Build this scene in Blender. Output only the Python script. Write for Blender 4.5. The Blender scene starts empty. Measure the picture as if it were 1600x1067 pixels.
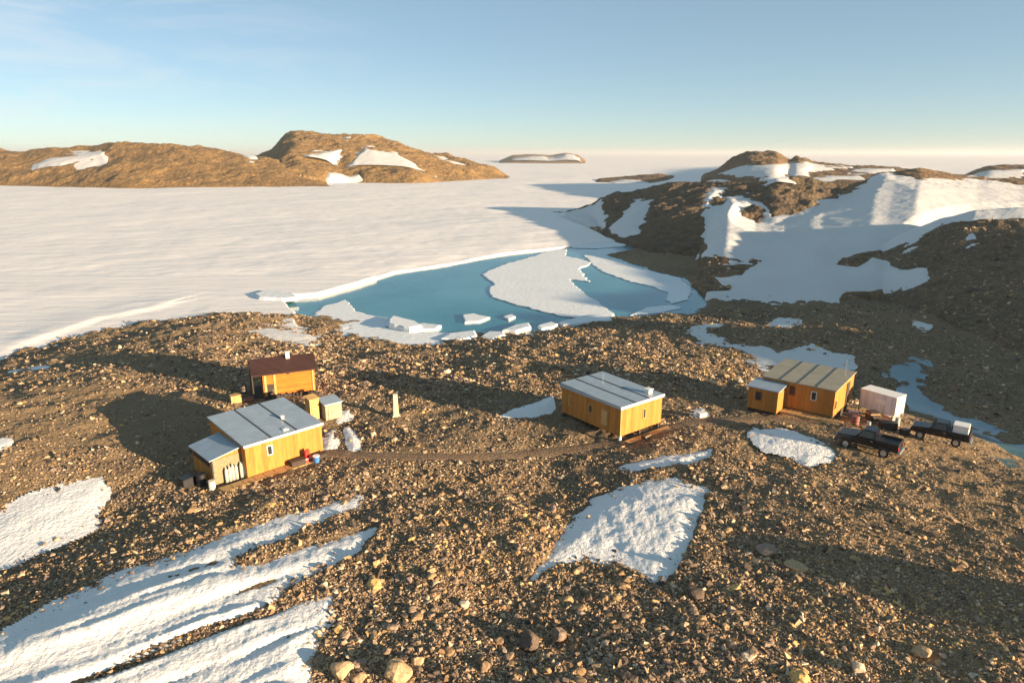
import bpy, bmesh, math, random
import numpy as np
from mathutils import Vector, Matrix

random.seed(7)
RNG = np.random.default_rng(11)
SC = bpy.context.scene
COL = SC.collection

# ------------------------------------------------------------------ camera numbers
H, F = 22.0, 1067.0                      # drone height above the camp, focal length in photo pixels
PITCH = math.atan(293.5 / F)
CP, SP = math.cos(PITCH), math.sin(PITCH)
LAKE_Z, ICE_Z = -5.0, -4.2
SUN_AZ, SUN_EL = math.radians(-31), math.radians(8.6)   # azimuth measured from +X


def ray(px, py):
    a = (px - 800) / F
    b = (533.5 - py) / F
    return a, CP + b * SP, -SP + b * CP


def at(px, py, z):
    d = ray(px, py)
    t = (z - H) / d[2]
    return t * d[0], t * d[1]


def pix(x, y, z):
    dep = y * CP + (H - z) * SP
    up = (z - H) * CP + y * SP
    return 800 + F * x / dep, 533.5 - F * up / dep, dep


# ------------------------------------------------------------------ noise
def _hash(ix, iy, seed):
    h = (ix.astype(np.int64) * 374761393 + iy.astype(np.int64) * 668265263 + seed * 1442695041) & 0xFFFFFFFF
    h = ((h ^ (h >> 13)) * 1274126177) & 0xFFFFFFFF
    h = h ^ (h >> 16)
    return (h & 0xFFFFFF) / float(0x7FFFFF) - 1.0


def vnoise(x, y, seed=0):
    ix, iy = np.floor(x), np.floor(y)
    fx, fy = x - ix, y - iy
    sx = fx * fx * fx * (fx * (fx * 6 - 15) + 10)
    sy = fy * fy * fy * (fy * (fy * 6 - 15) + 10)
    a = _hash(ix, iy, seed); b = _hash(ix + 1, iy, seed)
    c = _hash(ix, iy + 1, seed); d = _hash(ix + 1, iy + 1, seed)
    return (a + (b - a) * sx) * (1 - sy) + (c + (d - c) * sx) * sy


def fbm(x, y, scale, octv=4, gain=0.5, seed=0):
    out = np.zeros_like(x, dtype=float); amp = 1.0; tot = 0.0
    ca, sa = math.cos(0.6), math.sin(0.6)
    px, py = x / scale, y / scale
    for k in range(octv):
        out += amp * vnoise(px, py, seed + 17 * k); tot += amp
        amp *= gain
        px, py = (px * ca - py * sa) * 2.03 + 5.2, (px * sa + py * ca) * 2.03 + 1.3
    return out / tot


def ridged(x, y, scale, octv=4, seed=0):
    out = np.zeros_like(x, dtype=float); amp = 1.0; tot = 0.0
    ca, sa = math.cos(0.9), math.sin(0.9)
    px, py = x / scale, y / scale
    for k in range(octv):
        out += amp * (1 - 2 * np.abs(vnoise(px, py, seed + 13 * k))); tot += amp
        amp *= 0.5
        px, py = (px * ca - py * sa) * 2.07 + 3.1, (px * sa + py * ca) * 2.07 + 7.7
    return out / tot


def sstep(v, a, b):
    t = np.clip((v - a) / (b - a), 0, 1)
    return t * t * (3 - 2 * t)


def poly_sdf(x, y, poly):
    """signed distance, positive inside"""
    P = np.asarray(poly, float)
    n = len(P)
    d2 = np.full(x.shape, 1e18); inside = np.zeros(x.shape, bool)
    for i in range(n):
        ax, ay = P[i]; bx, by = P[(i + 1) % n]
        ex, ey = bx - ax, by - ay
        l2 = ex * ex + ey * ey + 1e-12
        t = np.clip(((x - ax) * ex + (y - ay) * ey) / l2, 0, 1)
        dx, dy = x - ax - t * ex, y - ay - t * ey
        d2 = np.minimum(d2, dx * dx + dy * dy)
        if ay != by:
            c = (ay > y) != (by > y)
            inside ^= c & (x < ex * (y - ay) / (by - ay) + ax)
    d = np.sqrt(d2)
    return np.where(inside, d, -d)


# ------------------------------------------------------------------ terrain: camp ridge control heights
CTRL = [
 (-200,1300,-.5),(400,1300,-.5),(800,1300,0),(1200,1300,.3),(1800,1300,.5),
 (-100,1067,.2),(200,1067,0),(489,1067,0),(800,1067,.2),(1100,1067,.3),(1400,1067,.2),(1700,1067,.8),
 (0,990,.9),(189,896,.8),(358,831,.5),(566,775,.1),
 (0,930,-.3),(200,840,-.5),(350,790,-.1),
 (0,880,-1.0),(160,800,-.7),(0,800,-.2),(150,745,0),(-150,800,-.2),(-200,900,-.5),
 (0,740,.9),(100,700,.8),(0,680,1.2),(100,640,.8),(250,660,.2),(200,700,.1),(-200,680,1.3),(-200,610,.3),
 (0,605,-.6),(70,605,-.3),(200,590,0),(0,578,-2.5),(120,548,-2.8),(230,522,-3.0),(330,500,-3.2),(420,495,-3.5),(470,502,-4),
 (-200,600,-4.0),(0,562,-4.1),(60,548,-4.1),(130,526,-4.2),(230,506,-4.2),(330,487,-4.2),(400,488,-4.2),(480,492,-4.5),
 (0,515,-8),(200,478,-8),(400,458,-8),(600,480,-8),(800,450,-8),(1000,440,-8),(-300,540,-8),
 (490,537,-4.8),(560,545,-4.8),(650,542,-4.8),(740,530,-4.8),(800,519,-4.8),(880,508,-4.8),(960,497,-4.8),(1030,487,-4.8),(1085,472,-4.8),
 (430,620,0),(380,605,0),(500,600,-.3),(300,575,-.8),(430,548,-2.2),(600,570,-1.6),(700,560,-2.2),(800,560,-2.2),(700,590,-1.2),(600,588,-1.2),(520,580,-1.1),(619,650,0),(700,640,0),(800,620,-.3),(900,600,-.8),
 (1000,560,-1.8),(1100,580,-1),(900,540,-3),(1000,520,-3.7),(1100,540,-3.3),
 (400,747,0),(310,740,0),(520,707,0),(700,700,0),(860,655,0),(970,690,0),(1040,665,0),(1100,645,0),(1165,645,0),(1300,655,0),(1200,690,0),(1310,712,0),(1400,722,0),
 (1400,655,-.2),(1430,692,-.2),(1500,702,-.4),(1600,738,-.3),(1750,770,0),
 (1453,648,-3.9),(1516,679,-3.9),(1600,708,-3.9),(1420,600,-3.9),(1500,650,-3.9),(1600,690,-3.9),(1750,745,-3.9),
 (1200,530,-4),(1300,565,-3.8),(1150,500,-4.2),(1100,490,-4.5),(1250,480,-4.2),(1340,512,-1.8),(1300,497,-2.5),(1400,525,-2.5),(1450,540,-3.5),
 (1500,590,-3.6),(1600,640,-3.6),(1600,600,-3.4),(1400,480,-3.8),(1500,530,-3.5),(1600,560,-3),(1800,600,-2),
 (1008,753,.15),(1100,775,.1),(889,824,.1),(955,776,.15),(880,778,-1.0),(850,790,-1.0),(920,744,-.7),(795,775,-.4),(760,795,.1),(823,908,.1),(1040,914,.15),(958,878,.1),(750,850,.2),(1150,850,.5),(1180,780,.4),
 (1060,706,.12),(1120,704,.1),(1000,724,.12),(960,700,-.35),(905,715,-.3),
 (1290,850,.5),(1450,850,.3),(1450,940,.8),(1600,850,.2),(1600,1000,1.0),(1300,950,.6),
]
_cp = np.array([(*at(a, b, z), z) for a, b, z in CTRL])
_cx, _cy, _cz = _cp.T


def _tps_fit():
    # distances are stretched with range so that far points weigh like near ones
    n = len(_cx)
    gx, gy = _warp(_cx, _cy)
    r2 = (gx[:, None] - gx[None]) ** 2 + (gy[:, None] - gy[None]) ** 2
    K = 0.5 * r2 * np.log(r2 + 1e-9)
    K[np.arange(n), np.arange(n)] = 0.02
    Pm = np.stack([np.ones(n), gx, gy], 1)
    A = np.block([[K, Pm], [Pm.T, np.zeros((3, 3))]])
    return np.linalg.solve(A, np.concatenate([_cz, np.zeros(3)]))


def _warp(x, y):
    ly = np.log(np.maximum(y, 8.0) / 40.0)
    return x / np.maximum(y, 8.0), ly * 0.9


_w = _tps_fit()
_gx, _gy = _warp(_cx, _cy)


def tps(x, y):
    shp = x.shape
    gx, gy = _warp(x, np.clip(y, 15, 125))
    gx = np.clip(gx, -1.25, 1.25).ravel(); gy = gy.ravel()
    out = np.zeros(gx.size)
    for s in range(0, gx.size, 100000):
        a, b = gx[s:s + 100000], gy[s:s + 100000]
        r2 = (a[:, None] - _gx[None]) ** 2 + (b[:, None] - _gy[None]) ** 2
        out[s:s + 100000] = (0.5 * r2 * np.log(r2 + 1e-9)) @ _w[:-3] + _w[-3] + _w[-2] * a + _w[-1] * b
    return np.clip(out.reshape(shp), -8, 3)


# ------------------------------------------------------------------ terrain: hills (crest line, foot line)
class Hill:
    def __init__(s, crest, foot, back, expo=0.8, foot_z=ICE_Z - .3, rough=(30, 3.0)):
        cu = []; self = s
        for px, py, y in crest:
            d = ray(px, py); t = y / d[1]
            cu.append((d[0] / d[1], y, H + t * d[2]))
        fu = []
        for f in foot:
            px, py = f[0], f[1]; fz = f[2] if len(f) > 2 else foot_z
            x, y = at(px, py, fz)
            fu.append((x / y, y, fz))
        s.c = np.array(sorted(cu)); s.f = np.array(sorted(fu))
        s.back, s.expo, s.rough = back, expo, rough
        g = np.linspace(s.c[0, 0], s.c[-1, 0], 600)
        kw = max(1, int(.007 / (g[1] - g[0]))); ker = np.hanning(2 * kw + 3)[1:-1]; ker /= ker.sum()
        def soft(px_, v, wide=1):
            q = np.interp(g, px_, v); p = len(ker) // 2
            for _ in range(wide):
                q = np.convolve(np.pad(q, p, mode='edge'), ker, 'valid')
            return q
        s.g = g; s.cy = soft(s.c[:, 0], s.c[:, 1], 6); s.cz = soft(s.c[:, 0], s.c[:, 2]); s.fy = soft(s.f[:, 0], s.f[:, 1], 6); s.fz = soft(s.f[:, 0], s.f[:, 2], 4)
        s.ex = soft(*expo, 3) if isinstance(expo, tuple) else np.full(600, expo)

    def z(s, x, y):
        u = x / np.maximum(y, 1.0)
        c, f = s.c, s.f
        cy = np.interp(u, s.g, s.cy); cz = np.interp(u, s.g, s.cz)
        fy = np.interp(u, s.g, s.fy); fz = np.interp(u, s.g, s.fz)
        fy = np.minimum(fy, cy - 1.0)
        t = np.clip((y - fy) / (cy - fy), 0, 1)
        ex = np.interp(u, s.g, s.ex)
        front = fz + (cz - fz) * t ** ex
        b = np.clip((y - cy) / s.back, 0, 1)
        z = np.where(y > cy, cz - (cz - fz + 14) * (b * b * (3 - 2 * b)), front)
        z = np.where(y < fy, fz - (fy - y) * .35, z)
        out = np.maximum(np.maximum(c[0, 0] - u, u - c[-1, 0]), 0) * cy
        return z - out * 1.2


HILLS = {
 'far_left': Hill([(-500,262,700),(-250,240,700),(-60,234,700),(0,232,700),(40,237,700),(75,233,690),(150,229,690),(175,225,690),(270,225,690),(310,229,690),(345,237,690),(380,243,690),(430,250,690),(500,276,680),(540,300,680)],
                  [(-500,290),(0,291),(120,293),(200,295),(430,293),(540,291)], 220, .75, rough=(45, 4.5)),
 'far_peak': Hill([(370,252,830),(400,244,830),(425,233,830),(440,216,830),(457,207,830),(500,207,830),(545,210,830),(580,213,830),(620,222,830),(650,231,830),(700,244,830),(740,252,830),(770,262,820),(800,279,800)],
                  [(370,291),(480,289),(540,286),(640,287),(700,284),(790,279),(800,279)], 260, .8, rough=(50, 6.0)),
 'far_speck': Hill([(780,252,2450),(800,243,2450),(830,241,2450),(860,243,2450),(885,239,2450),(905,243,2450),(915,252,2450)],
                   [(780,255.5),(915,255.5)], 300, .8, rough=(120, 3.0)),
 'mid_rocks': Hill([(920,287,740),(935,279,740),(985,275,740),(1030,272,740),(1060,276,740),(1085,287,740)],
                   [(920,287),(1000,288),(1085,288)], 60, .7, rough=(14, 1.6)),
 'cliffs': Hill([(848,336,335),(865,333,335),(900,327,330),(930,318,320),(938,310,315),(960,303,318),(1000,300,315),(1030,291,308),(1060,287,300),(1100,284,290),(1140,288,280),(1180,285,275),(1215,280,265),(1270,282,270),(1300,287,270),(1325,298,270)],
                [(848,335),(900,337),(930,343),(940,364),(955,376),(990,383),(1010,395),(1090,400),(1120,402),(1200,400),(1325,400)], 60, .62, foot_z=-4.6, rough=(13, 2.2)),
 'snow_slope': Hill([(1085,400,215),(1105,330,235),(1140,312,240),(1200,316,245),(1290,305,260),(1340,285,285),(1372,272,298),(1400,270,300),(1440,264,300),(1480,272,300),(1530,280,300),(1600,285,300),(1750,285,300),(1900,300,300)],
                    [(1085,440),(1105,468),(1150,472),(1310,474),(1450,460),(1600,450),(1900,440)], 90, ([.36, .40, .435, .7], [1.0, 1.08, .80, .62]), foot_z=-4.4, rough=(18, 1.6)),
 'summit': Hill([(1100,272,520),(1118,266,520),(1140,252,520),(1158,241,520),(1172,237,520),(1215,237,520),(1226,246,520),(1235,252,520),(1245,246,525),(1258,247,525),(1270,254,525),(1330,259,530),(1370,260,530),(1400,262,530),(1480,272,530),(1540,275,530)],
                [(1100,277,8),(1200,284,8),(1330,286,8),(1540,288,8)], 120, .8, rough=(20, 3.0)),
 'far_right': Hill([(1490,280,560),(1520,268,560),(1550,260,560),(1600,258,560),(1700,262,560),(1800,280,560)],
                   [(1490,284,3),(1800,286,3)], 140, .8, rough=(24, 2.5)),
 'dark_hill': Hill([(1295,422,150),(1318,407,155),(1350,397,157),(1385,384,158),(1430,362,156),(1470,346,154),(1520,335,152),(1600,330,150),(1700,332,148),(1900,350,140),(2300,370,130)],
                   [(1295,424,-4.2),(1330,440,-4.2),(1400,478,-4.1),(1480,520,-4),(1600,560,-3.6),(1800,590,-3),(2300,620,-2)], 70, .8, rough=(14, 1.6)),
}

LAND = [at(*p, -4.6) for p in [(1088,482),(1084,455),(1062,434),(1000,417),(950,402),(932,396),(985,386),(985,378),(955,372),(935,362)]]
LAND = LAND + [(16, 330), (900, 330), (900, 90), (60, 90)]
LAKE = [at(*p, LAKE_Z) for p in [(400,463),(450,468),(500,465),(560,447),(620,428),(700,416),(780,400),(880,388),(940,381),(990,377),(1020,400),(1090,430),(1110,470),(1000,520),(820,540),(700,560),(560,560),(480,545),(470,515),(460,490),(440,472)]]


# ------------------------------------------------------------------ snow patches, traced in the photograph, laid on the terrain
# name: (polygon, nearest y, farthest y, thickness m, edge slope, edge noise px)
SNOW = {
 's_h1': ([(52,258),(75,249),(100,243),(165,238),(163,247),(130,256),(95,262),(60,261)],560,720,1.5,.5,2),
 's_h1b': ([(378,243),(400,241),(406,252),(390,256)],560,900,1.5,.5,1.5),
 's_peak_l': ([(457,253),(481,241),(515,236),(541,230),(517,256),(498,269),(478,276),(470,268)],690,840,2.2,.6,2),
 's_peak_r': ([(556,244),(571,231),(619,240),(653,260),(688,285),(650,290),(602,280),(569,268),(545,259)],690,840,1.3,.6,2),
 's_peak_s': ([(538,214),(550,213),(551,219),(540,219)],690,860,2,.5,1),
 's_peak_f': ([(508,281),(513,270),(535,270),(545,275),(562,271),(572,284),(540,290),(512,288)],600,800,2,.5,1.5),
 's_peak_t': ([(660,246),(704,252),(740,258),(730,260),(690,254)],690,860,2,.5,1),
 's_speck': ([(790,256),(802,248),(830,244),(848,244),(856,247),(868,246),(884,241),(897,243),(905,248),(910,256)],1990,2460,5,.5,1),
 's_mid': ([(950,285),(975,281),(1000,282),(1015,287),(960,290)],600,760,1,.4,1.5),
 's_gully': ([(990,315),(1018,313),(1015,334),(999,353),(1004,368),(977,374),(955,368),(951,356),(974,334)],180,330,1.2,.4,2),
 's_cliff_l': ([(850,339),(890,331),(930,319),(939,313),(945,335),(943,356),(900,360)],200,345,1.2,.4,2),
 's_slope': ([(1100,305),(1116,296),(1131,297),(1121,306),(1107,325),(1127,321),(1138,308),(1171,308),(1198,321),(1202,330),(1175,327),(1158,335),(1181,350),(1235,338),(1276,318),(1323,305),(1354,291),(1372,270),(1387,267),(1400,272),(1431,281),(1475,281),(1509,283),(1549,284),(1600,289),(1750,290),(1900,300),(1900,380),(1600,345),(1489,352),(1441,369),(1418,385),(1364,396),(1316,402),(1303,414),(1340,416),(1364,402),(1384,409),(1394,419),(1445,421),(1448,440),(1411,450),(1347,458),(1320,461),(1310,473),(1229,472),(1151,470),(1104,467),(1104,456),(1138,453),(1100,426),(1127,433),(1158,433),(1192,408),(1104,403),(1092,401),(1104,389),(1098,365)],112,345,1.6,.35,3),
 's_sum': ([(1155,263),(1175,258),(1202,256),(1229,256),(1269,254),(1285,262),(1240,272),(1161,275)],340,520,1.4,.4,1.5),
 's_sum3': ([(1122,272),(1150,264),(1200,257),(1235,257),(1262,254),(1290,259),(1330,262),(1300,267),(1272,272),(1230,275),(1150,276)],340,528,1.4,.4,2),
 's_sum4': ([(1335,264),(1400,263),(1395,269),(1360,272),(1325,270)],340,528,1.4,.4,1.5),
 's_sum5': ([(1250,281),(1300,275),(1340,274),(1352,280),(1300,283)],340,528,1.4,.4,1.5),
 's_farr': ([(1510,276),(1545,266),(1600,264),(1600,270),(1560,274)],440,565,1.4,.4,1.5),
 's_sum2': ([(1188,278),(1232,277),(1240,284),(1185,286)],260,470,1.4,.4,1.5),
 's_dark': ([(1505,372),(1512,366),(1521,362),(1527,374),(1508,382)],100,158,.5,.3,1.5),
 's_val1': ([(1078,519),(1103,503),(1155,503),(1152,508),(1103,515),(1113,524),(1127,531),(1138,541),(1120,541),(1078,527)],70,130,.2,.16,2),
 's_val2': ([(1206,509),(1218,503),(1248,502),(1236,510),(1211,513)],70,140,.2,.16,2),
 's_val3': ([(1145,543),(1190,536),(1215,547),(1264,540),(1295,554),(1330,561),(1336,570),(1306,580),(1250,575),(1194,572)],60,120,.2,.16,2.5),
 's_val4': ([(1432,507),(1440,502),(1452,508),(1445,512)],70,140,.2,.16,1),
 's_hut': ([(772,650),(800,638),(864,618),(872,640),(864,650),(840,655),(790,657)],50,66,.28,.3,2),
 's_strip': ([(956,732),(1000,716),(1060,707),(1118,697),(1117,715),(1080,728),(1000,740),(965,736)],38,60,.22,.28,3),
 's_big': ([(823,908),(832,887),(861,856),(885,822),(924,777),(964,761),(1008,751),(1056,751),(1100,764),(1106,782),(1090,827),(1071,874),(1056,900),(1040,914),(1016,911),(990,895),(958,878),(937,881),(911,874),(872,887),(832,910)],24,50,.2,.16,4),
 's_truck': ([(1176,678),(1217,674),(1246,679),(1309,697),(1308,712),(1272,721),(1259,726),(1251,716),(1212,705),(1186,692)],40,60,.16,.15,5),
 's_left': ([(-90,830),(0,797),(60,770),(120,750),(163,740),(168,760),(168,790),(150,820),(100,845),(40,870),(0,888),(-80,925)],24,60,.2,.16,3),
 's_lobes': ([(-140,1045),(0,990),(98,938),(189,896),(276,866),(358,831),(455,801),(520,783),(566,775),(560,792),(520,808),(470,832),(440,848),(405,860),(368,880),(400,880),(450,862),(500,848),(560,828),(598,820),(585,845),(560,868),(530,885),(480,908),(445,925),(425,948),(460,942),(500,932),(530,920),(518,950),(522,980),(502,1006),(489,1032),(489,1080),(480,1160),(-140,1220)],12,46,.2,.16,4),
 's_bit': ([(667,828),(680,817),(691,811),(688,820),(672,831)],25,50,.15,.2,1),
 's_edge': ([(-15,690),(15,689),(12,698),(-10,702)],30,60,.2,.2,1),
 's_streak': ([(18,582),(70,572),(74,576),(30,584)],45,80,.2,.2,1),
 's_hut_l': ([(505,685),(520,676),(525,690),(515,706),(508,702)],40,60,.2,.2,2),
 's_hut_r': ([(543,672),(556,680),(560,700),(550,704),(545,690)],40,60,.2,.2,2),
 's_hut_b': ([(524,645),(545,640),(548,652),(530,656)],40,70,.2,.2,2),
 's_c': ([(1080,645),(1097,642),(1103,650),(1088,656)],40,70,.2,.2,1.5),
 's_inlet': ([(380,515),(420,512),(480,518),(505,528),(480,542),(430,534)],70,110,.2,.16,2),
}
STREAM = [(1385,573),(1404,563),(1428,561),(1448,572),(1430,584),(1437,597),(1446,611),(1474,632),(1509,660),(1600,697),(1760,745),(1760,775),(1600,722),(1558,701),(1516,683),(1495,666),(1453,652),(1418,641),(1411,615),(1418,592),(1393,583)]
PATH = [(515,708),(560,713),(620,714),(700,713),(780,708),(860,700),(940,692),(985,690),(1030,676),(1060,666),(1100,660),(1160,655),(1215,653),(1270,660)]
PATHW = [at(a, b, 0) for a, b in PATH]


def bumps(x, y):
    """rock outcrops at the edge of and beyond the frame that throw the long shadows"""
    sx, sy = math.cos(SUN_AZ), math.sin(SUN_AZ)
    ka, kb = (x - 33) * sx + (y - 23) * sy, -(x - 33) * sy + (y - 23) * sx
    z = 3.3 * np.exp(-.5 * ((ka / 2.6) ** 2 + (kb / 2.2) ** 4))
    a, b = x * sx + y * sy, -x * sy + y * sx
    top = np.interp(b, [62, 69, 74, 95, 98, 103, 106, 109, 113, 150, 165, 178, 186, 192, 200, 203, 206, 241, 260, 300, 330],
                    [-4, 3, 14.5, 17.5, 20.5, 20.5, 14, 14, 20, 19.7, 22, 22.2, 22.2, 22.8, 21.5, 19, 17, 16, 15, 10, -4]) + 4
    e = np.where(a > 115, (a - 115) / 45, (115 - a) / 24)
    return z + top * np.exp(-.5 * e * e)


def lobe_strip(x, y):
    """bare strips of rubble between the long tongues of snow"""
    a, b = x * math.cos(.62) + y * math.sin(.62), -x * math.sin(.62) + y * math.cos(.62)
    return sstep(fbm(a * .08, b, 2.0, 4, .55, seed=67), .2, .46) * sstep(a - b, -60, 20)


def path_dist(x, y):
    d = np.full(x.shape, 1e9)
    for (ax, ay), (bx, by) in zip(PATHW[:-1], PATHW[1:]):
        ex, ey = bx - ax, by - ay
        t = np.clip(((x - ax) * ex + (y - ay) * ey) / (ex * ex + ey * ey), 0, 1)
        d = np.minimum(d, np.hypot(x - ax - t * ex, y - ay - t * ey))
    return d


def terrain(x, y):
    """smooth height, full height, hill index (-1 = camp ground), snow fields"""
    x = np.asarray(x, float); y = np.asarray(y, float)
    near = tps(x, y)
    land = poly_sdf(x, y, LAND)
    far = -8 + 3.6 * sstep(land, -4, 4)
    w = sstep(y, 112, 130)
    base = near * (1 - w) + far * w
    base = base + bumps(x, y)
    idx = np.full(x.shape, -1); z = base.copy(); rough = np.zeros_like(x); hgt = np.zeros_like(x)
    for k, (nm, h) in enumerate(HILLS.items()):
        hz = h.z(x, y)
        m = hz > z
        sc, am = h.rough
        rel = np.clip((hz - np.interp(x / np.maximum(y, 1), h.f[:, 0], h.f[:, 2])) / 6.0, 0, 1)
        if m.any():
            r = am * (0.65 * ridged(x[m], y[m], sc, 5, seed=k * 7) + 0.5 * fbm(x[m], y[m], sc * .4, 4, .6, seed=k * 5 + 3) - .15)
            rough[m] = r * (0.12 + .88 * rel[m])
        idx = np.where(m & (hz > base + .25), k, idx)
        z = np.where(m, hz, z)
    ng = idx < 0
    if ng.any():
        a, b = x[ng], y[ng]
        amp = np.clip(b / 40.0, .6, 2.5)
        rough[ng] = .34 * fbm(a, b, 7, 3, seed=91) * np.sqrt(amp) + .17 * fbm(a, b, 1.6, 4, .65, seed=92) * amp
        w1 = a * .78 + b * -.62; w2 = a * .62 + b * .78
        rough[ng] += .26 * ridged(w1 * .38, w2, 3.2, 3, seed=95) * sstep(-b, -50, -40) * sstep(a, -14, -2)
    # wavy larger relief in the camp ground
    px, py, dep = pix(x, y, z)
    fields = {}
    supp = np.ones_like(x)
    for nm, (poly, y0, y1, th, sl, en) in SNOW.items():
        P = np.array(poly, float)
        mg = 30
        m = (px > P[:, 0].min() - mg) & (px < P[:, 0].max() + mg) & (py > P[:, 1].min() - mg) & (py < P[:, 1].max() + mg) & (y > y0) & (y < y1)
        if not m.any():
            continue
        s = poly_sdf(px[m], py[m], poly)
        mpp = dep[m] / F
        d0 = .5 * (P[:, 1].min() + P[:, 1].max())
        m0 = max(y0, min(y1, 24.0 / math.tan(max(.01, PITCH + math.atan((d0 - 533.5) / F))))) / F
        s = s + en * (fbm(x[m] / m0, y[m] / m0, 30, 4, .6, seed=33) * 1.6)
        sm = s * mpp
        supp[m] = np.minimum(supp[m], 1 - .88 * sstep(s, -1.5, 5))
        fields[nm] = (m, s, sm, th, sl)
    pd = path_dist(x, y)
    supp = np.minimum(supp, .15 + .85 * sstep(pd, .5, 1.3))
    full = z + rough * supp
    # stream bed
    m = (px > 1340) & (py > 540) & (py < 800) & (y < 110) & (y > 40)
    st = np.full(x.shape, -99.0)
    if m.any():
        st[m] = poly_sdf(px[m], py[m], STREAM) * dep[m] / F + .12 * fbm(x[m], y[m], 1.5, 3, seed=4)
        full = full - .45 * sstep(st, -.1, .9)
    return z, full, idx, fields, pd, st


def ground_at(x, y):
    a = np.array([float(x)]); b = np.array([float(y)])
    return float(terrain(a, b)[0][0])


# ------------------------------------------------------------------ materials
def mat(name):
    m = bpy.data.materials.new(name); m.use_nodes = True
    nt = m.node_tree
    return m, nt, nt.nodes['Principled BSDF'], nt.links


def ramp(nt, stops):
    r = nt.nodes.new('ShaderNodeValToRGB')
    e = r.color_ramp.elements
    while len(e) > 1:
        e.remove(e[-1])
    e[0].position = stops[0][0]; e[0].color = (*stops[0][1], 1)
    for p, c in stops[1:]:
        k = e.new(p); k.color = (*c, 1)
    return r


def noise(nt, vec, scale, detail=4, rough=.55, dist=0.0):
    n = nt.nodes.new('ShaderNodeTexNoise')
    n.inputs['Scale'].default_value = scale; n.inputs['Detail'].default_value = detail
    n.inputs['Roughness'].default_value = rough; n.inputs['Distortion'].default_value = dist
    if vec is not None:
        nt.links.new(vec, n.inputs['Vector'])
    return n


def mix(nt, fac, a, b, mode='MIX'):
    m = nt.nodes.new('ShaderNodeMix'); m.data_type = 'RGBA'; m.blend_type = mode
    for sock, v in ((m.inputs[0], fac), (m.inputs[6], a), (m.inputs[7], b)):
        if hasattr(v, 'links') or isinstance(v, bpy.types.NodeSocket):
            nt.links.new(v, sock)
        elif isinstance(v, (int, float)):
            sock.default_value = v
        else:
            sock.default_value = (*v, 1)
    return m.outputs[2]


def ground_material(name, stone, palette, tone_a, tone_b, big, bump=.6, bdist=.08, soil=None):
    m, nt, b, L = mat(name)
    pos = nt.nodes.new('ShaderNodeNewGeometry').outputs['Position']
    v = nt.nodes.new('ShaderNodeTexVoronoi'); v.inputs['Scale'].default_value = stone
    wv = noise(nt, pos, stone * .8, 2)
    ad = nt.nodes.new('ShaderNodeMixRGB'); ad.blend_type = 'LINEAR_LIGHT'; ad.inputs[0].default_value = .25 / stone
    L.new(pos, ad.inputs[1]); L.new(wv.outputs['Color'], ad.inputs[2]); L.new(ad.outputs[0], v.inputs['Vector'])
    sep = nt.nodes.new('ShaderNodeSeparateColor'); L.new(v.outputs['Color'], sep.inputs[0])
    pr = ramp(nt, palette); L.new(sep.outputs[0], pr.inputs[0])
    n1 = noise(nt, pos, big, 5, .6)
    tr = ramp(nt, [(.35, tone_a), (.65, tone_b)]); L.new(n1.outputs['Fac'], tr.inputs[0])
    col = mix(nt, .5, pr.outputs[0], tr.outputs[0])
    nf = noise(nt, pos, stone * 3.1, 5, .7)
    fr = ramp(nt, [(.3, (.5, .5, .5)), (.7, (1.3, 1.3, 1.3))]); L.new(nf.outputs['Fac'], fr.inputs[0])
    col = mix(nt, 1.0, col, fr.outputs[0], 'MULTIPLY')
    if soil:
        sa = nt.nodes.new('ShaderNodeAttribute'); sa.attribute_name = 'soil'
        col = mix(nt, sa.outputs['Fac'], col, mix(nt, 1.0, (.285, .195, .11), fr.outputs[0], 'MULTIPLY'))
        ns = noise(nt, pos, soil[1], 4, .6)
        sr = ramp(nt, [(.5, (0, 0, 0)), (.62, (1, 1, 1))]); L.new(ns.outputs['Fac'], sr.inputs[0])
        col = mix(nt, sr.outputs[0], col, soil[0])
    L.new(col, b.inputs['Base Color'])
    b.inputs['Roughness'].default_value = .92
    b.inputs['Specular IOR Level'].default_value = .2
    b1 = nt.nodes.new('ShaderNodeBump'); b1.inputs['Strength'].default_value = bump; b1.inputs['Distance'].default_value = bdist
    b1.invert = True
    L.new(v.outputs['Distance'], b1.inputs['Height'])
    b2 = nt.nodes.new('ShaderNodeBump'); b2.inputs['Strength'].default_value = bump; b2.inputs['Distance'].default_value = bdist * .7
    L.new(nf.outputs['Fac'], b2.inputs['Height']); L.new(b1.outputs[0], b2.inputs['Normal'])
    L.new(b2.outputs[0], b.inputs['Normal'])
    return m


PAL = [(0, (0.057, 0.043, 0.033)), (.25, (0.114, 0.082, 0.053)), (.5, (0.178, 0.126, 0.077)), (.75, (0.243, 0.178, 0.112)), (1, (0.331, 0.266, 0.194))]
M_GROUND = ground_material('rubble ground', 4.5, PAL, (.17, .12, .073), (.31, .215, .12), .09, .8, .1, ((.22, .15, .085), .045))
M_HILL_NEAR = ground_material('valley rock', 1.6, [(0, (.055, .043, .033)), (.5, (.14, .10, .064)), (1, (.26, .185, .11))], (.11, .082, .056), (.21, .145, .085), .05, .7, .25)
M_CLIFF_SHADE = ground_material('shade toned cliff rock', .7, [(0, (.05, .04, .033)), (.5, (.115, .085, .058)), (1, (.21, .145, .085))], (.085, .066, .048), (.19, .13, .07), .04, .8, .5)  # shade on the cliffs is put into the rock colour
M_HILL_MID = ground_material('cliff rock', .5, [(0, (.06, .042, .03)), (.5, (.16, .105, .06)), (1, (.27, .175, .09))], (.11, .075, .05), (.25, .155, .075), .035, .8, .6)
M_HILL_FAR = ground_material('nunatak rock', .3, [(0, (.12, .075, .035)), (.5, (.23, .14, .06)), (1, (.33, .205, .085))], (.17, .105, .045), (.30, .18, .07), .018, .7, 1.0)


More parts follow.
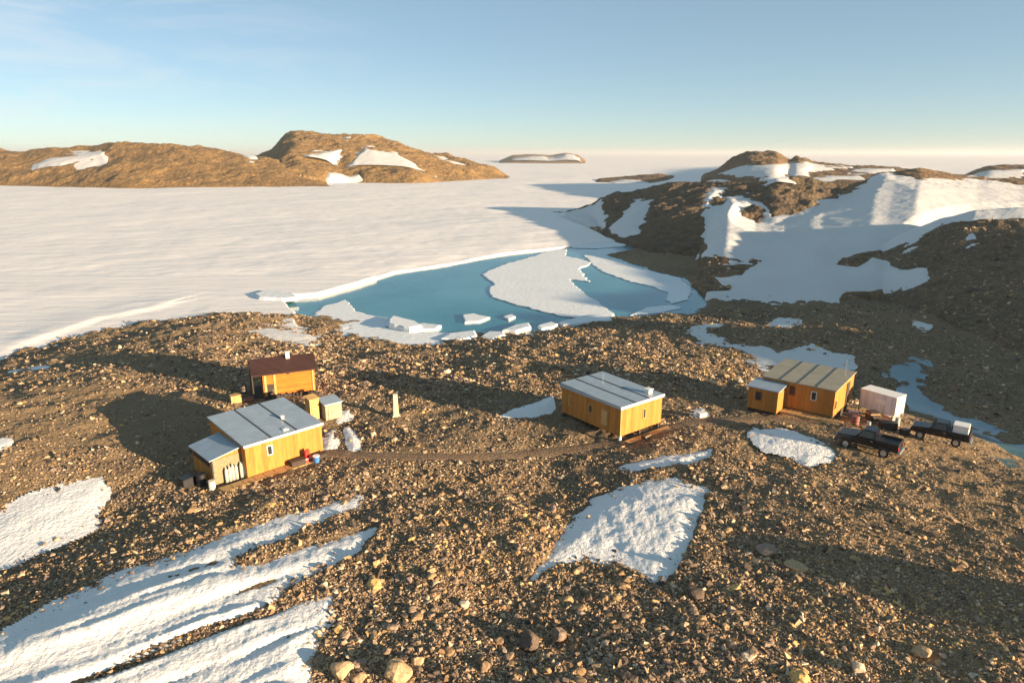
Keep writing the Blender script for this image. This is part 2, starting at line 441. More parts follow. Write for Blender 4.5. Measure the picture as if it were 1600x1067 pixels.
def snow_material(name, col, scale, bump, bdist, stretch=None, dirt=0.0, rough=.7):
    m, nt, b, L = mat(name)
    pos = nt.nodes.new('ShaderNodeNewGeometry').outputs['Position']
    vec = pos
    if stretch:
        mp = nt.nodes.new('ShaderNodeMapping'); L.new(pos, mp.inputs['Vector'])
        mp.inputs['Rotation'].default_value = (0, 0, stretch[0]); mp.inputs['Scale'].default_value = (stretch[1], stretch[2], 1)
        vec = mp.outputs[0]
    n = noise(nt, vec, scale, 6, .6)
    n2 = noise(nt, vec, scale * .13, 4, .55)
    r = ramp(nt, [(.3, tuple(c * .93 for c in col)), (.7, col)]); L.new(n2.outputs['Fac'], r.inputs[0])
    c = r.outputs[0]
    if dirt:
        nd = noise(nt, pos, scale * 1.7, 4, .7)
        dr = ramp(nt, [(.60, (0, 0, 0)), (.72, (dirt, dirt, dirt))]); L.new(nd.outputs['Fac'], dr.inputs[0])
        c = mix(nt, dr.outputs[0], c, (.33, .26, .18))
    L.new(c, b.inputs['Base Color'])
    b.inputs['Roughness'].default_value = rough; b.inputs['Specular IOR Level'].default_value = .3
    bp = nt.nodes.new('ShaderNodeBump'); bp.inputs['Strength'].default_value = bump; bp.inputs['Distance'].default_value = bdist
    L.new(n.outputs['Fac'], bp.inputs['Height']); L.new(bp.outputs[0], b.inputs['Normal'])
    return m


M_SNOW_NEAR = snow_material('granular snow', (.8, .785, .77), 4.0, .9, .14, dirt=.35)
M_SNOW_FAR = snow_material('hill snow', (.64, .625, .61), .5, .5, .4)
M_ICE_FIELD = snow_material('wind packed snow', (.86, .81, .775), .25, .55, .5, (math.radians(25), .35, 1.5))
M_FLOE = snow_material('floe ice', (.76, .78, .79), 1.0, .5, .15)


def water_material(name, c1, c2, scale):
    m, nt, b, L = mat(name)
    pos = nt.nodes.new('ShaderNodeNewGeometry').outputs['Position']
    n = noise(nt, pos, scale, 5, .6)
    r = ramp(nt, [(.35, c1), (.7, c2)]); L.new(n.outputs['Fac'], r.inputs[0])
    L.new(r.outputs[0], b.inputs['Base Color'])
    b.inputs['Roughness'].default_value = .12
    b.inputs['IOR'].default_value = 1.33
    n2 = noise(nt, pos, 1.2, 4, .6)
    bp = nt.nodes.new('ShaderNodeBump'); bp.inputs['Strength'].default_value = .12; bp.inputs['Distance'].default_value = .05
    L.new(n2.outputs['Fac'], bp.inputs['Height']); L.new(bp.outputs[0], b.inputs['Normal'])
    return m


M_LAKE = water_material('melt lake water', (.03, .18, .235), (.075, .26, .32), .05)
M_STREAM = water_material('stream water', (.06, .15, .19), (.10, .20, .25), .1)
M_PATH = ground_material('trodden dirt', 5.0, [(0, (.12, .085, .06)), (.5, (.21, .14, .09)), (1, (.32, .22, .14))], (.18, .12, .075), (.26, .17, .10), .5, .6, .05)


# ------------------------------------------------------------------ mesh helpers
def mesh_from(name, verts, quads, material, smooth=True, tint=None):
    me = bpy.data.meshes.new(name)
    verts = np.asarray(verts, np.float32); quads = np.asarray(quads, np.int32)
    k = quads.shape[1]; n = len(quads)
    me.vertices.add(len(verts)); me.vertices.foreach_set('co', verts.ravel())
    me.loops.add(n * k); me.loops.foreach_set('vertex_index', quads.ravel())
    me.polygons.add(n)
    me.polygons.foreach_set('loop_start', np.arange(0, n * k, k, dtype=np.int32))
    me.polygons.foreach_set('loop_total', np.full(n, k, dtype=np.int32))
    me.polygons.foreach_set('use_smooth', np.full(n, smooth, dtype=bool))
    if tint is not None:
        a = me.attributes.new('tint', 'FLOAT', 'POINT'); a.data.foreach_set('value', np.asarray(tint, np.float32))
    me.materials.append(material)
    me.update(calc_edges=True); me.validate()
    o = bpy.data.objects.new(name, me); COL.objects.link(o)
    return o


def grid_object(name, X, Y, Z, facemask, material, soil=None):
    nr, nc = X.shape
    i, j = np.nonzero(facemask)
    a = i * nc + j
    q = np.stack([a, a + 1, a + nc + 1, a + nc], 1)
    used, inv = np.unique(q.ravel(), return_inverse=True)
    v = np.stack([X.ravel()[used], Y.ravel()[used], Z.ravel()[used]], 1)
    o = mesh_from(name, v, inv.reshape(-1, 4), material)
    if soil is not None:
        a_ = o.data.attributes.new('soil', 'FLOAT', 'POINT'); a_.data.foreach_set('value', soil.ravel()[used].astype(np.float32))
    o['kind'] = 'structure'
    return o


def quad_any(a):
    return a[:-1, :-1] | a[1:, :-1] | a[:-1, 1:] | a[1:, 1:]


# ------------------------------------------------------------------ the ground sheet
ys = np.concatenate([np.arange(9, 30, .16), np.arange(30, 70, .2), np.arange(70, 125, .35), np.arange(125, 310, .8), np.arange(310, 560, 2.2),
                     np.arange(560, 880, 1.7), np.arange(880, 2050, 30), np.arange(2050, 2500, 15), np.geomspace(2500, 30000, 30)])
us_in = np.arange(-.93, .93, 1 / 545.)
side = np.cumsum(np.geomspace(1 / 500., .03, 50))
us = np.concatenate([(-.93 - side)[::-1], us_in, us_in[-1] + side])
U, Y = np.meshgrid(us, ys)
X = U * Y
ZS, ZF, IDX, FIELDS, PD, ST = terrain(X, Y)

# ice shelf surface
lake = poly_sdf(X, Y, LAKE) + .8 * fbm(X, Y, 9, 4, .6, seed=8)
wind = fbm(X * .91 + Y * .42, (-X * .42 + Y * .91) * 4.0, 40, 5, .6, seed=21)
ZI = ICE_Z + .9 * fbm(X, Y, 120, 3, seed=5) * sstep(Y, 120, 300) + .09 * wind * sstep(Y, 85, 160) + .22 * fbm(X, Y, 26, 5, .6, seed=22) * sstep(Y, 85, 150) + .15 * fbm(X, Y, 12, 3, seed=6)
ZI = ZI + 13 * sstep(U, .19, .31) * (1 - .75 * sstep(U, .5, .62)) * sstep(Y, 290, 430) * (1 - sstep(Y, 620, 1600)) + 6 * sstep(Y, 1500, 9000) * 0
# low drift bank along the lake edge
ZI = ZI - .42 * np.exp(-(np.minimum(lake, 0) / 6.0) ** 2)
DR = [at(a, b, ICE_Z) for a, b in [(-120, 580), (0, 549), (80, 521), (150, 498), (238, 481), (262, 474)]]
for (ax, ay), (bx, by) in zip(DR[:-1], DR[1:]):
    ex, ey = bx - ax, by - ay
    t_ = np.clip(((X - ax) * ex + (Y - ay) * ey) / (ex * ex + ey * ey), 0, 1)
    sd = ((X - ax) * -ey + (Y - ay) * ex) / math.hypot(ex, ey)      # drift ridge: long far side, steep near side
    dd = np.hypot(X - ax - t_ * ex, Y - ay - t_ * ey)
    ZI = np.where((Y < 150), np.maximum(ZI, ICE_Z + np.where(sd < 0, .45 * np.exp(-(dd / 1.6) ** 2), .45 * np.exp(-(dd / 6.5) ** 2)) * (.7 + .5 * fbm(X, Y, 7, 2, seed=44))), ZI)
ZI = ZI - 2.5 * sstep(lake, -.5, .5)
landd = poly_sdf(X, Y, LAND)
ZI = np.where((landd > -2) & (Y < 300), ZI - 6 * sstep(landd, -2, 1), ZI)
ZI = np.where((Y < 75) | ((X > 15) & (Y < 128)), -9, ZI)
GROUPS = {'ground': [-1]}
names = list(HILLS)
vis_ground = ~((ZF < ZI - 1.2) & (Y > 100))
qv = quad_any(vis_ground)
qi = np.maximum(np.maximum(IDX[:-1, :-1], IDX[1:, :-1]), np.maximum(IDX[:-1, 1:], IDX[1:, 1:]))
PXG = 800 + F * X / (Y * CP + (H - ZS) * SP)
SOIL = np.maximum(sstep(-PXG, -330, -160) * sstep(Y, 40, 50), sstep(PXG, 1080, 1330) * sstep(-Y, -62, -52))
SOIL = np.maximum(SOIL, .5 * sstep(Y, 72, 90) * sstep(-PXG, -950, -700))
SOIL = np.clip(SOIL * (.75 + .9 * fbm(X, Y, 6, 4, seed=81)), 0, .85)
g = grid_object('ground', X, Y, ZF, qv & (qi == -1), M_GROUND, SOIL)
MATS = {'far_left': M_HILL_FAR, 'far_peak': M_HILL_FAR, 'far_speck': M_HILL_FAR, 'mid_rocks': M_HILL_MID, 'cliffs': M_CLIFF_SHADE,
        'snow_slope': M_HILL_MID, 'summit': M_HILL_MID, 'far_right': M_HILL_MID, 'dark_hill': M_HILL_NEAR}
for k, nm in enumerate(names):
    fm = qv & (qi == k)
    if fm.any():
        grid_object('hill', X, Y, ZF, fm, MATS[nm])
grid_object('snow_field', X, Y, ZI, quad_any((ZI > ZF - .8) & (ZI > -6.4)), M_ICE_FIELD)

# snow patches lie on the ground
for nm, (m, s, sm, th, sl) in FIELDS.items():
    Zs = np.full(X.shape, -50.0)
    x, y = X[m], Y[m]
    t = np.clip(sm * sl, -1.5, th)
    near = y.min() < 62
    if near:
        det = .045 * fbm(x, y, .5, 3, .65, seed=51) + .03 * fbm(x, y, 2.2, 3, seed=52)
        if nm == 's_lobes':
            d = .62
            a, b = x * math.cos(d) + y * math.sin(d), -x * math.sin(d) + y * math.cos(d)
            det = det + (.42 * fbm(a * .08, b, 2.0, 4, .5, seed=61) + .08 * ridged(a * .2, b, 1.9, 2, seed=64)) * sstep(s, 3, 35)
            t = t - .75 * lobe_strip(x, y)
        elif nm == 's_big':
            det = det + .06 * fbm(x * 1.8, y * .3, 2.2, 4, seed=62) * sstep(s, 2, 25)
    else:
        det = (.25 + .02 * th) * fbm(x, y, 9, 4, seed=53) * min(1, th)
    Zs[m] = ZS[m] + t + det * sstep(t, -.05, th)
    ok = np.zeros(X.shape, bool); ok[m] = s > -7
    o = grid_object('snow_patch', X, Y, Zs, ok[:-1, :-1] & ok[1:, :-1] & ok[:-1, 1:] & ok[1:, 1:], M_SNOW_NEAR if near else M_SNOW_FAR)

# trodden track between the huts, stream in the valley
ok = PD < 1.0
grid_object('dirt_path', X, Y, ZS + np.clip((.62 - PD) * .25, -.3, .05) + .02 * fbm(X, Y, .6, 3, seed=71), quad_any(ok), M_PATH)
ok = ST > -.8
grid_object('stream', X, Y, ZS - .16, quad_any(ok), M_STREAM)
# lake
lx, ly = np.meshgrid(np.linspace(-75, 75, 60), np.linspace(84, 235, 60))
grid_object('lake', lx, ly, np.full(lx.shape, LAKE_Z), np.ones((59, 59), bool), M_LAKE)
# the hill to the right of the frame that shades the valley
hx, hy = np.meshgrid(np.arange(60, 420, 3.0), np.arange(-130, 330, 3.0))
hz = bumps(hx, hy) - 4 + np.clip(bumps(hx, hy), 0, 3) * .6 * fbm(hx, hy, 14, 4, seed=77)
keep = (hy < 5) | (hx / np.maximum(hy, 1) > 1.36)
grid_object('hill', hx, hy, hz, (keep & (hz > -7.5))[:-1, :-1], M_HILL_NEAR)
# everything beyond the detailed wedge
bx, by = np.meshgrid(np.linspace(-40000, 40000, 41), np.linspace(-40000, 40000, 41))
grid_object('snow_plain', bx, by, np.full(bx.shape, -9.5), np.ones((40, 40), bool), M_ICE_FIELD)
del X, Y, U, ZF, ZI, IDX, FIELDS, PD, ST, lake, wind

#@@ROCKS@@
# ------------------------------------------------------------------ stones
def simple(name, col, rough=.7, metal=0.0, var=0.0, scale=6.0, bump=0.0, spec=.5):
    m, nt, b, L = mat(name)
    if var or bump:
        tc = nt.nodes.new('ShaderNodeTexCoord').outputs['Object']
        n = noise(nt, tc, scale, 5, .65)
    if var:
        r = ramp(nt, [(.3, tuple(c * (1 - var) for c in col)), (.7, tuple(min(1, c * (1 + var)) for c in col))])
        L.new(n.outputs['Fac'], r.inputs[0]); L.new(r.outputs[0], b.inputs['Base Color'])
    else:
        b.inputs['Base Color'].default_value = (*col, 1)
    if bump:
        bp = nt.nodes.new('ShaderNodeBump'); bp.inputs['Strength'].default_value = bump; bp.inputs['Distance'].default_value = .03
        L.new(n.outputs['Fac'], bp.inputs['Height']); L.new(bp.outputs[0], b.inputs['Normal'])
    b.inputs['Roughness'].default_value = rough; b.inputs['Metallic'].default_value = metal
    b.inputs['Specular IOR Level'].default_value = spec
    return m


def stone_material():
    m, nt, b, L = mat('loose stone')
    at_ = nt.nodes.new('ShaderNodeAttribute'); at_.attribute_name = 'tint'
    r = ramp(nt, [(0, (0.060, 0.052, 0.050)), (.12, (0.204, 0.144, 0.099)), (.22, (0.108, 0.081, 0.066)), (.32, (0.324, 0.213, 0.110)), (.42, (0.192, 0.144, 0.116)), (.52, (0.432, 0.282, 0.138)), (.62, (0.276, 0.201, 0.160)), (.72, (0.528, 0.374, 0.220)), (.8, (0.300, 0.167, 0.077)), (.9, (0.600, 0.471, 0.341)), (1, (0.648, 0.402, 0.154))]); L.new(at_.outputs['Fac'], r.inputs[0])
    L.new(at_.outputs['Fac'], r.inputs[0])
    pos = nt.nodes.new('ShaderNodeNewGeometry').outputs['Position']
    n = noise(nt, pos, 7, 5, .7)
    fr = ramp(nt, [(.3, (.6, .6, .6)), (.7, (1.25, 1.25, 1.25))]); L.new(n.outputs['Fac'], fr.inputs[0])
    L.new(mix(nt, 1.0, r.outputs[0], fr.outputs[0], 'MULTIPLY'), b.inputs['Base Color'])
    b.inputs['Roughness'].default_value = .9; b.inputs['Specular IOR Level'].default_value = .2
    bp = nt.nodes.new('ShaderNodeBump'); bp.inputs['Strength'].default_value = .5; bp.inputs['Distance'].default_value = .04
    L.new(n.outputs['Fac'], bp.inputs['Height']); L.new(bp.outputs[0], b.inputs['Normal'])
    return m


M_STONE = stone_material()


def stone_proto(n, flat):
    """convex angular stone, unit radius"""
    bm = bmesh.new()
    for _ in range(n):
        v = Vector((random.gauss(0, 1), random.gauss(0, 1), random.gauss(0, 1))).normalized()
        v *= random.uniform(.8, 1.1)
        bm.verts.new((v.x, v.y * random.uniform(.75, 1), v.z * flat))
    r = bmesh.ops.convex_hull(bm, input=bm.verts[:])
    junk = [e for e in r['geom_interior'] if isinstance(e, bmesh.types.BMVert)]
    if junk:
        bmesh.ops.delete(bm, geom=junk, context='VERTS')
    bmesh.ops.triangulate(bm, faces=bm.faces[:])
    bm.verts.index_update()
    V = np.array([v.co[:] for v in bm.verts]); T = np.array([[v.index for v in f.verts] for f in bm.faces])
    bm.free()
    return V, T


PROTOS = [stone_proto(random.choice([8, 9, 11]), random.choice([.4, .55, .7])) for _ in range(16)]
# footprints that stay clear of stones: (x, y, radius)
CLEAR = [(-18.5, 47.6, 4.6), (-21.0, 45.0, 2.6), (8.0, 55.0, 4.8), (26, 58, 5.0), (22.2, 57.2, 2.6), (33.8, 58.2, 2.6), (-22.4, 62.4, 3.4), (27, 48, 2.6), (33.9, 50.6, 2.6), (-10.1, 55.6, .8), (-17, 55, 1.2), (-15.6, 55.5, 1.6)]


def scatter(n, y0, y1, umax, rmin, power, cap, sel, seed, name, label):
    rng = np.random.default_rng(seed)
    # uniform over the ground seen from above the camp, thinning with distance
    y = np.sqrt(1.0 / (1 / y1 ** 2 + rng.random(n) * (1 / y0 ** 2 - 1 / y1 ** 2)))
    x = (rng.random(n) * 2 - 1) * umax * y
    zs, zf, idx, fields, pd, st = terrain(x, y)
    ok = (pd > .65) & (st < -.6) & (zs > -4.75)
    for nm, (m, s, sm, th, sl) in fields.items():
        bad = np.zeros(n, bool); bad[m] = (sm > .05) & (rng.random(m.sum()) > np.clip(np.maximum(.55 - sm * .7, .9 * (lobe_strip(x[m], y[m]) > .3) * (nm == 's_lobes')), .006, 1))
        ok &= ~bad
    for cx, cy, r in CLEAR:
        ok &= np.hypot(x - cx, y - cy) > r
    ok &= sel(x, y, zs, idx, rng)
    x, y, zf = x[ok], y[ok], zf[ok]
    k = len(x)
    r = np.minimum(rmin(y) * (rng.random(k) + .004) ** (-1 / power), cap)
    tint = np.clip(rng.random(k) + .12 * fbm(x, y, 9, 2, seed=3), 0, 1)
    which = rng.integers(0, len(PROTOS), k)
    ang = rng.random(k) * 2 * np.pi
    tilt = rng.normal(0, .25, (k, 2))
    VV, TT, CC = [], [], []; off = 0
    for p, (V, T) in enumerate(PROTOS):
        s = np.nonzero(which == p)[0]
        if not len(s):
            continue
        c, sn = np.cos(ang[s])[:, None], np.sin(ang[s])[:, None]
        vx = V[None, :, 0] * c - V[None, :, 1] * sn
        vy = V[None, :, 0] * sn + V[None, :, 1] * c
        vz = V[None, :, 2] + vx * tilt[s, :1] + vy * tilt[s, 1:]
        W = np.stack([x[s][:, None] + vx * r[s][:, None], y[s][:, None] + vy * r[s][:, None], zf[s][:, None] + (vz + .05) * r[s][:, None]], 2)
        nv = len(V)
        VV.append(W.reshape(-1, 3)); CC.append(np.repeat(tint[s], nv))
        TT.append((T[None] + (np.arange(len(s)) * nv)[:, None, None] + off).reshape(-1, 3)); off += nv * len(s)
    o = mesh_from(name, np.concatenate(VV), np.concatenate(TT), M_STONE, smooth=False, tint=np.concatenate(CC))
    o['kind'] = 'stuff'; o['label'] = label; o['category'] = 'stones'
    return o


def everywhere(x, y, z, idx, rng):
    # rubble is dense in the middle, thin on the gravel at the right and the brown hill at the left
    px = 800 + F * x / (y * CP + H * SP)
    dens = np.interp(px, [-200, 0, 200, 350, 1000, 1200, 1420, 1700], [.35, .45, .7, 1, 1, .85, .42, .3])
    dens = np.where((y > 48) & (px < 330), dens * .45, dens)
    clump = .55 + .75 * fbm(x, y, 5, 3, seed=14)
    return (rng.random(len(x)) < dens * np.clip(clump + .35, .25, 1)) & (idx < 0)


scatter(330000, 20, 62, .98, lambda y: .038 + .0006 * y, 3.1, .36, everywhere, 5, 'rubble', 'brown and grey loose rubble covering the ground round the huts')
scatter(60000, 62, 118, .92, lambda y: .0014 * y, 2.9, .5, everywhere, 6, 'rubble', 'small brown stones strewn between the huts and the lake shore')
scatter(15000, 80, 180, .95, lambda y: .0016 * y, 2.6, .9, lambda x, y, z, idx, rng: (idx >= 0) & (x > 0) , 8, 'rubble', 'dark stones strewn over the shaded hillside at the right')


def tag(o, label=None, cat=None, group=None, kind=None):
    if label: o['label'] = label
    if cat: o['category'] = cat
    if group: o['group'] = group
    if kind: o['kind'] = kind
    return o


def boulder(x, y, r, tint, seed, flat=.7, dz=0.0, stretch=1.0, ang=0.0):
    rs = np.random.RandomState(seed)
    bm = bmesh.new(); bmesh.ops.create_icosphere(bm, subdivisions=3, radius=1)
    cuts = [(Vector(rs.normal(size=3)).normalized(), rs.uniform(.55, .85)) for _ in range(9)]
    for v in bm.verts:
        for n, d in cuts:
            k = v.co.dot(n)
            if k > d: v.co -= n * (k - d) * .92
        q = v.co * 2.2
        v.co *= 1 + .05 * math.sin(q.x * 3.1 + seed) * math.cos(q.y * 2.7) + .03 * math.sin(q.z * 7 + q.x * 5)
        v.co = Vector((v.co.x * r * stretch, v.co.y * r, v.co.z * r * flat))
    me = bpy.data.meshes.new('boulder'); bm.to_mesh(me); bm.free()
    a = me.attributes.new('tint', 'FLOAT', 'POINT'); a.data.foreach_set('value', np.full(len(me.vertices), tint, np.float32))
    me.materials.append(M_STONE)
    o = bpy.data.objects.new('boulder', me); COL.objects.link(o)
    o.location = (x, y, ground_at(x, y) + r * flat * .35 + dz); o.rotation_euler = (rs.uniform(-.15, .15), rs.uniform(-.15, .15), ang or rs.uniform(0, 6))
    return o


BIG = [  # px, py of the foot, radius m, tint, flatness, label
 (535,1052,.62,.8,.75,'big rounded tan boulder touching the snow at the bottom edge'),
 (620,1052,.72,.86,.72,'largest tan boulder at the bottom edge with one flat sloping face'),
 (561,1062,.36,.84,.7,'small tan stone wedged between the two big tan boulders at the bottom edge'),
 (652,1036,.34,.82,.8,'small upright tan stone touching the right side of the largest bottom boulder'),
 (529,985,.30,.88,.6,'ochre stone at the right edge of the lowest snow tongue'),
 (586,915,.42,.9,.6,'ochre slab of rock right of the dark gap between two snow tongues'),
 (628,893,.40,.86,.65,'ochre rock up and right of the ochre slab by the snow tongues'),
 (633,853,.30,.91,.6,'orange stone halfway up the rubble right of the upper snow tongue'),
 (694,880,.38,.66,.7,'pinkish tan rock standing alone on the rubble left of the big snow patch'),
 (650,964,.33,.9,.6,'orange brown stone in the rubble up and right of the bottom boulders'),
 (725,945,.28,.8,.8,'pale orange stone in the middle of the foreground rubble'),
 (405,796,.85,.78,.22,'wide flat ochre slab lying below the yellow hut with the lean-to'),
 (872,992,.42,.62,.7,'grey brown rock in the foreground rubble below the big snow patch'),
 (828,1004,.55,.15,.8,'dark brown rock standing in the foreground rubble with a pale rib beside it'),
 (1150,922,.38,.9,.6,'bright ochre rock right of the lower end of the big snow patch'),
 (1170,1028,.40,.86,.7,'pale ochre boulder near the bottom edge right of centre'),
 (1196,862,.62,.6,.35,'long pinkish slab of rock right of the big snow patch, left of a similar slab'),
 (1243,885,.55,.72,.35,'long tan slab of rock at the left end of the dark foreground shadow'),
 (1340,1045,.34,.88,.9,'pale upright stone at the bottom right with a thin shadow'),
 (1167,802,.42,.64,.5,'pinkish brown rock beside the right edge of the big snow patch'),
 (1106,745,.40,.2,.6,'dark rock between the narrow snow strip and the big snow patch'),
 (1483,880,.32,.85,.7,'yellowish rock at the upper edge of the dark foreground shadow'),
 (1440,1020,.45,.7,.5,'tan rock near the bottom right below the dark foreground shadow'),
 (1250,1060,.5,.78,.6,'ochre rock cut by the bottom edge right of the pale ochre boulder'),
 (697,577,.55,.97,.6,'pale stone alone on the plain between the dark roofed hut and the lake'),
 (978,537,.5,.98,.7,'small white stone on the dark shore right of the lake ice'),
 (1415,690,.3,.45,.6,'brown stone on the gravel between the two black pickups'),
 (1086,930,.5,.3,.7,'dark rock below the lower tip of the big snow patch'),
 (745,880,.36,.5,.6,'brown rock left of the lower left tip of the big snow patch'),
 (300,800,.42,.55,.6,'brown rock between the left snow patch and the long snow tongues'),
]
HUE = [('white', .9), ('pale', .9), ('ochre', 1.0), ('orange', .82), ('yellowish', 1.0), ('pinkish', .63), ('grey', .43), ('dark', .2), ('tan', .74), ('brown', .33)]
for i, (px, py, r, t, fl, lb) in enumerate(BIG):
    t = min(((lb.index(k_), v) for k_, v in HUE if k_ in lb), default=(0, t))[1]
    x, y = at(px, py, 0)
    x, y = at(px, py, ground_at(x, y))
    tag(boulder(x, y, r, t, 100 + i, fl, 0, 1.35 if fl < .4 else 1.0), lb, 'boulder')
protos = [boulder(0, 30, .42, t, 300 + i, .65) for i, t in enumerate([.2, .35, .45, .5, .6, .78])]
n_med = 0
rs = random.Random(4)
while n_med < 150:
    py = rs.uniform(720, 1080); px = rs.gauss(820, 260)
    x, y = at(px, py, 0)
    zz = terrain(np.array([x]), np.array([y]))
    if any((s[0] > -6) for m, s, *_ in zz[3].values() if len(s)) or zz[4][0] < 1.2 or any(math.hypot(x - a, y - b) < c for a, b, c in CLEAR):
        continue
    src = protos[n_med % 6]
    o = src if n_med < 6 else src.copy()
    if n_med >= 6: COL.objects.link(o)
    s = rs.uniform(.3, .72)
    o.location = (x, y, float(zz[1][0]) + .1 * s); o.scale = (s * rs.uniform(.8, 1.25), s, s * rs.uniform(.7, 1.2)); o.rotation_euler = (rs.uniform(-.3, .3), rs.uniform(-.3, .3), rs.uniform(0, 6.3))
    tag(o, 'brown stone standing out of the finer rubble in the foreground', 'boulder', 'larger stones among the foreground rubble')
    n_med += 1

#@@OBJECTS@@
# ------------------------------------------------------------------ box kit for the huts and gear
class MB:
    def __init__(s):
        s.bm = bmesh.new()

    def box(s, x0, y0, z0, x1, y1, z1, bevel=0.0):
        r = bmesh.ops.create_cube(s.bm, size=1)
        for v in r['verts']:
            v.co = Vector((x0 + (v.co.x + .5) * (x1 - x0), y0 + (v.co.y + .5) * (y1 - y0), z0 + (v.co.z + .5) * (z1 - z0)))
        if bevel:
            es = list({e for v in r['verts'] for e in v.link_edges})
            bmesh.ops.bevel(s.bm, geom=es, offset=bevel, segments=2, affect='EDGES')
        return s

    def hexa(s, p):
        """eight corners: four below (ccw), four above"""
        v = [s.bm.verts.new(q) for q in p]
        for f in ((3, 2, 1, 0), (4, 5, 6, 7), (0, 1, 5, 4), (1, 2, 6, 5), (2, 3, 7, 6), (3, 0, 4, 7)):
            s.bm.faces.new([v[i] for i in f])
        return s

    def prism(s, prof, x0, x1, axis='y'):
        """profile of (a, z) points swept along an axis"""
        def P(a, z, t): return (a, t, z) if axis == 'y' else (t, a, z)
        A = [s.bm.verts.new(P(a, z, x0)) for a, z in prof]; B = [s.bm.verts.new(P(a, z, x1)) for a, z in prof]
        n = len(prof)
        s.bm.faces.new(A); s.bm.faces.new(B[::-1])
        for i in range(n):
            s.bm.faces.new([A[i], B[i], B[(i + 1) % n], A[(i + 1) % n]])
        bmesh.ops.recalc_face_normals(s.bm, faces=s.bm.faces[:])
        return s

    def cyl(s, c, r, h, seg=14, axis='z', r2=None):
        m = Matrix.Translation(c)
        if axis == 'x': m = m @ Matrix.Rotation(math.pi / 2, 4, 'Y')
        if axis == 'y': m = m @ Matrix.Rotation(math.pi / 2, 4, 'X')
        bmesh.ops.create_cone(s.bm, cap_ends=True, segments=seg, radius1=r, radius2=r if r2 is None else r2, depth=h, matrix=m)
        return s

    def bar(s, a, b, r, seg=6):
        a, b = Vector(a), Vector(b); d = b - a
        m = Matrix.Translation((a + b) / 2) @ d.to_track_quat('Z', 'Y').to_matrix().to_4x4()
        bmesh.ops.create_cone(s.bm, cap_ends=True, segments=seg, radius1=r, radius2=r, depth=d.length, matrix=m)
        return s

    def build(s, name, m, parent=None, smooth=False):
        me = bpy.data.meshes.new(name); s.bm.to_mesh(me); s.bm.free()
        if smooth:
            me.polygons.foreach_set('use_smooth', np.ones(len(me.polygons), bool))
        me.materials.append(m)
        o = bpy.data.objects.new(name, me); COL.objects.link(o)
        if parent is not None: o.parent = parent
        return o


def empty(name, x, y, z, ang, label, cat, group=None):
    o = bpy.data.objects.new(name, None); COL.objects.link(o)
    o.location = (x, y, z); o.rotation_euler = (0, 0, math.radians(ang)); o.empty_display_size = .3
    return tag(o, label, cat, group)


def copy_tree(o, parent=None):
    c = o.copy(); COL.objects.link(c)
    if parent is not None: c.parent = parent
    for ch in list(o.children): copy_tree(ch, c)
    return c


def plank_material(name, col, dark, width, rough=.75, axis=0):
    m, nt, b, L = mat(name)
    tc = nt.nodes.new('ShaderNodeTexCoord').outputs['Object']
    sp = nt.nodes.new('ShaderNodeSeparateXYZ'); L.new(tc, sp.inputs[0])
    ad = nt.nodes.new('ShaderNodeMath'); ad.operation = 'ADD'; L.new(sp.outputs[0], ad.inputs[0]); L.new(sp.outputs[1], ad.inputs[1])
    src = ad.outputs[0] if axis == 0 else sp.outputs[2]
    dv = nt.nodes.new('ShaderNodeMath'); dv.operation = 'DIVIDE'; L.new(src, dv.inputs[0]); dv.inputs[1].default_value = width
    fl = nt.nodes.new('ShaderNodeMath'); fl.operation = 'FLOOR'; L.new(dv.outputs[0], fl.inputs[0])
    wn = nt.nodes.new('ShaderNodeTexWhiteNoise'); wn.noise_dimensions = '1D'; L.new(fl.outputs[0], wn.inputs['W'])
    fr = nt.nodes.new('ShaderNodeMath'); fr.operation = 'FRACT'; L.new(dv.outputs[0], fr.inputs[0])
    gp = ramp(nt, [(0, (.6, .6, .6)), (.05, (1, 1, 1)), (.95, (1, 1, 1)), (1, (.6, .6, .6))]); L.new(fr.outputs[0], gp.inputs[0])
    mp = nt.nodes.new('ShaderNodeMapping'); L.new(tc, mp.inputs[0]); mp.inputs['Scale'].default_value = (3, 3, .5) if axis == 0 else (.5, .5, 4)
    n = noise(nt, mp.outputs[0], 1.6, 6, .65, 1.0)
    nr = ramp(nt, [(.35, dark), (.65, col)]); L.new(n.outputs['Fac'], nr.inputs[0])
    vr = ramp(nt, [(0, (.84, .84, .84)), (1, (1.1, 1.1, 1.1))]); L.new(wn.outputs['Value'], vr.inputs[0])
    c = mix(nt, 1, nr.outputs[0], vr.outputs[0], 'MULTIPLY'); c = mix(nt, .8, c, gp.outputs[0], 'MULTIPLY')
    L.new(c, b.inputs['Base Color']); b.inputs['Roughness'].default_value = rough; b.inputs['Specular IOR Level'].default_value = .25
    bp = nt.nodes.new('ShaderNodeBump'); bp.inputs['Strength'].default_value = .5; bp.inputs['Distance'].default_value = .02
    L.new(gp.outputs[0], bp.inputs['Height']); L.new(bp.outputs[0], b.inputs['Normal'])
    return m


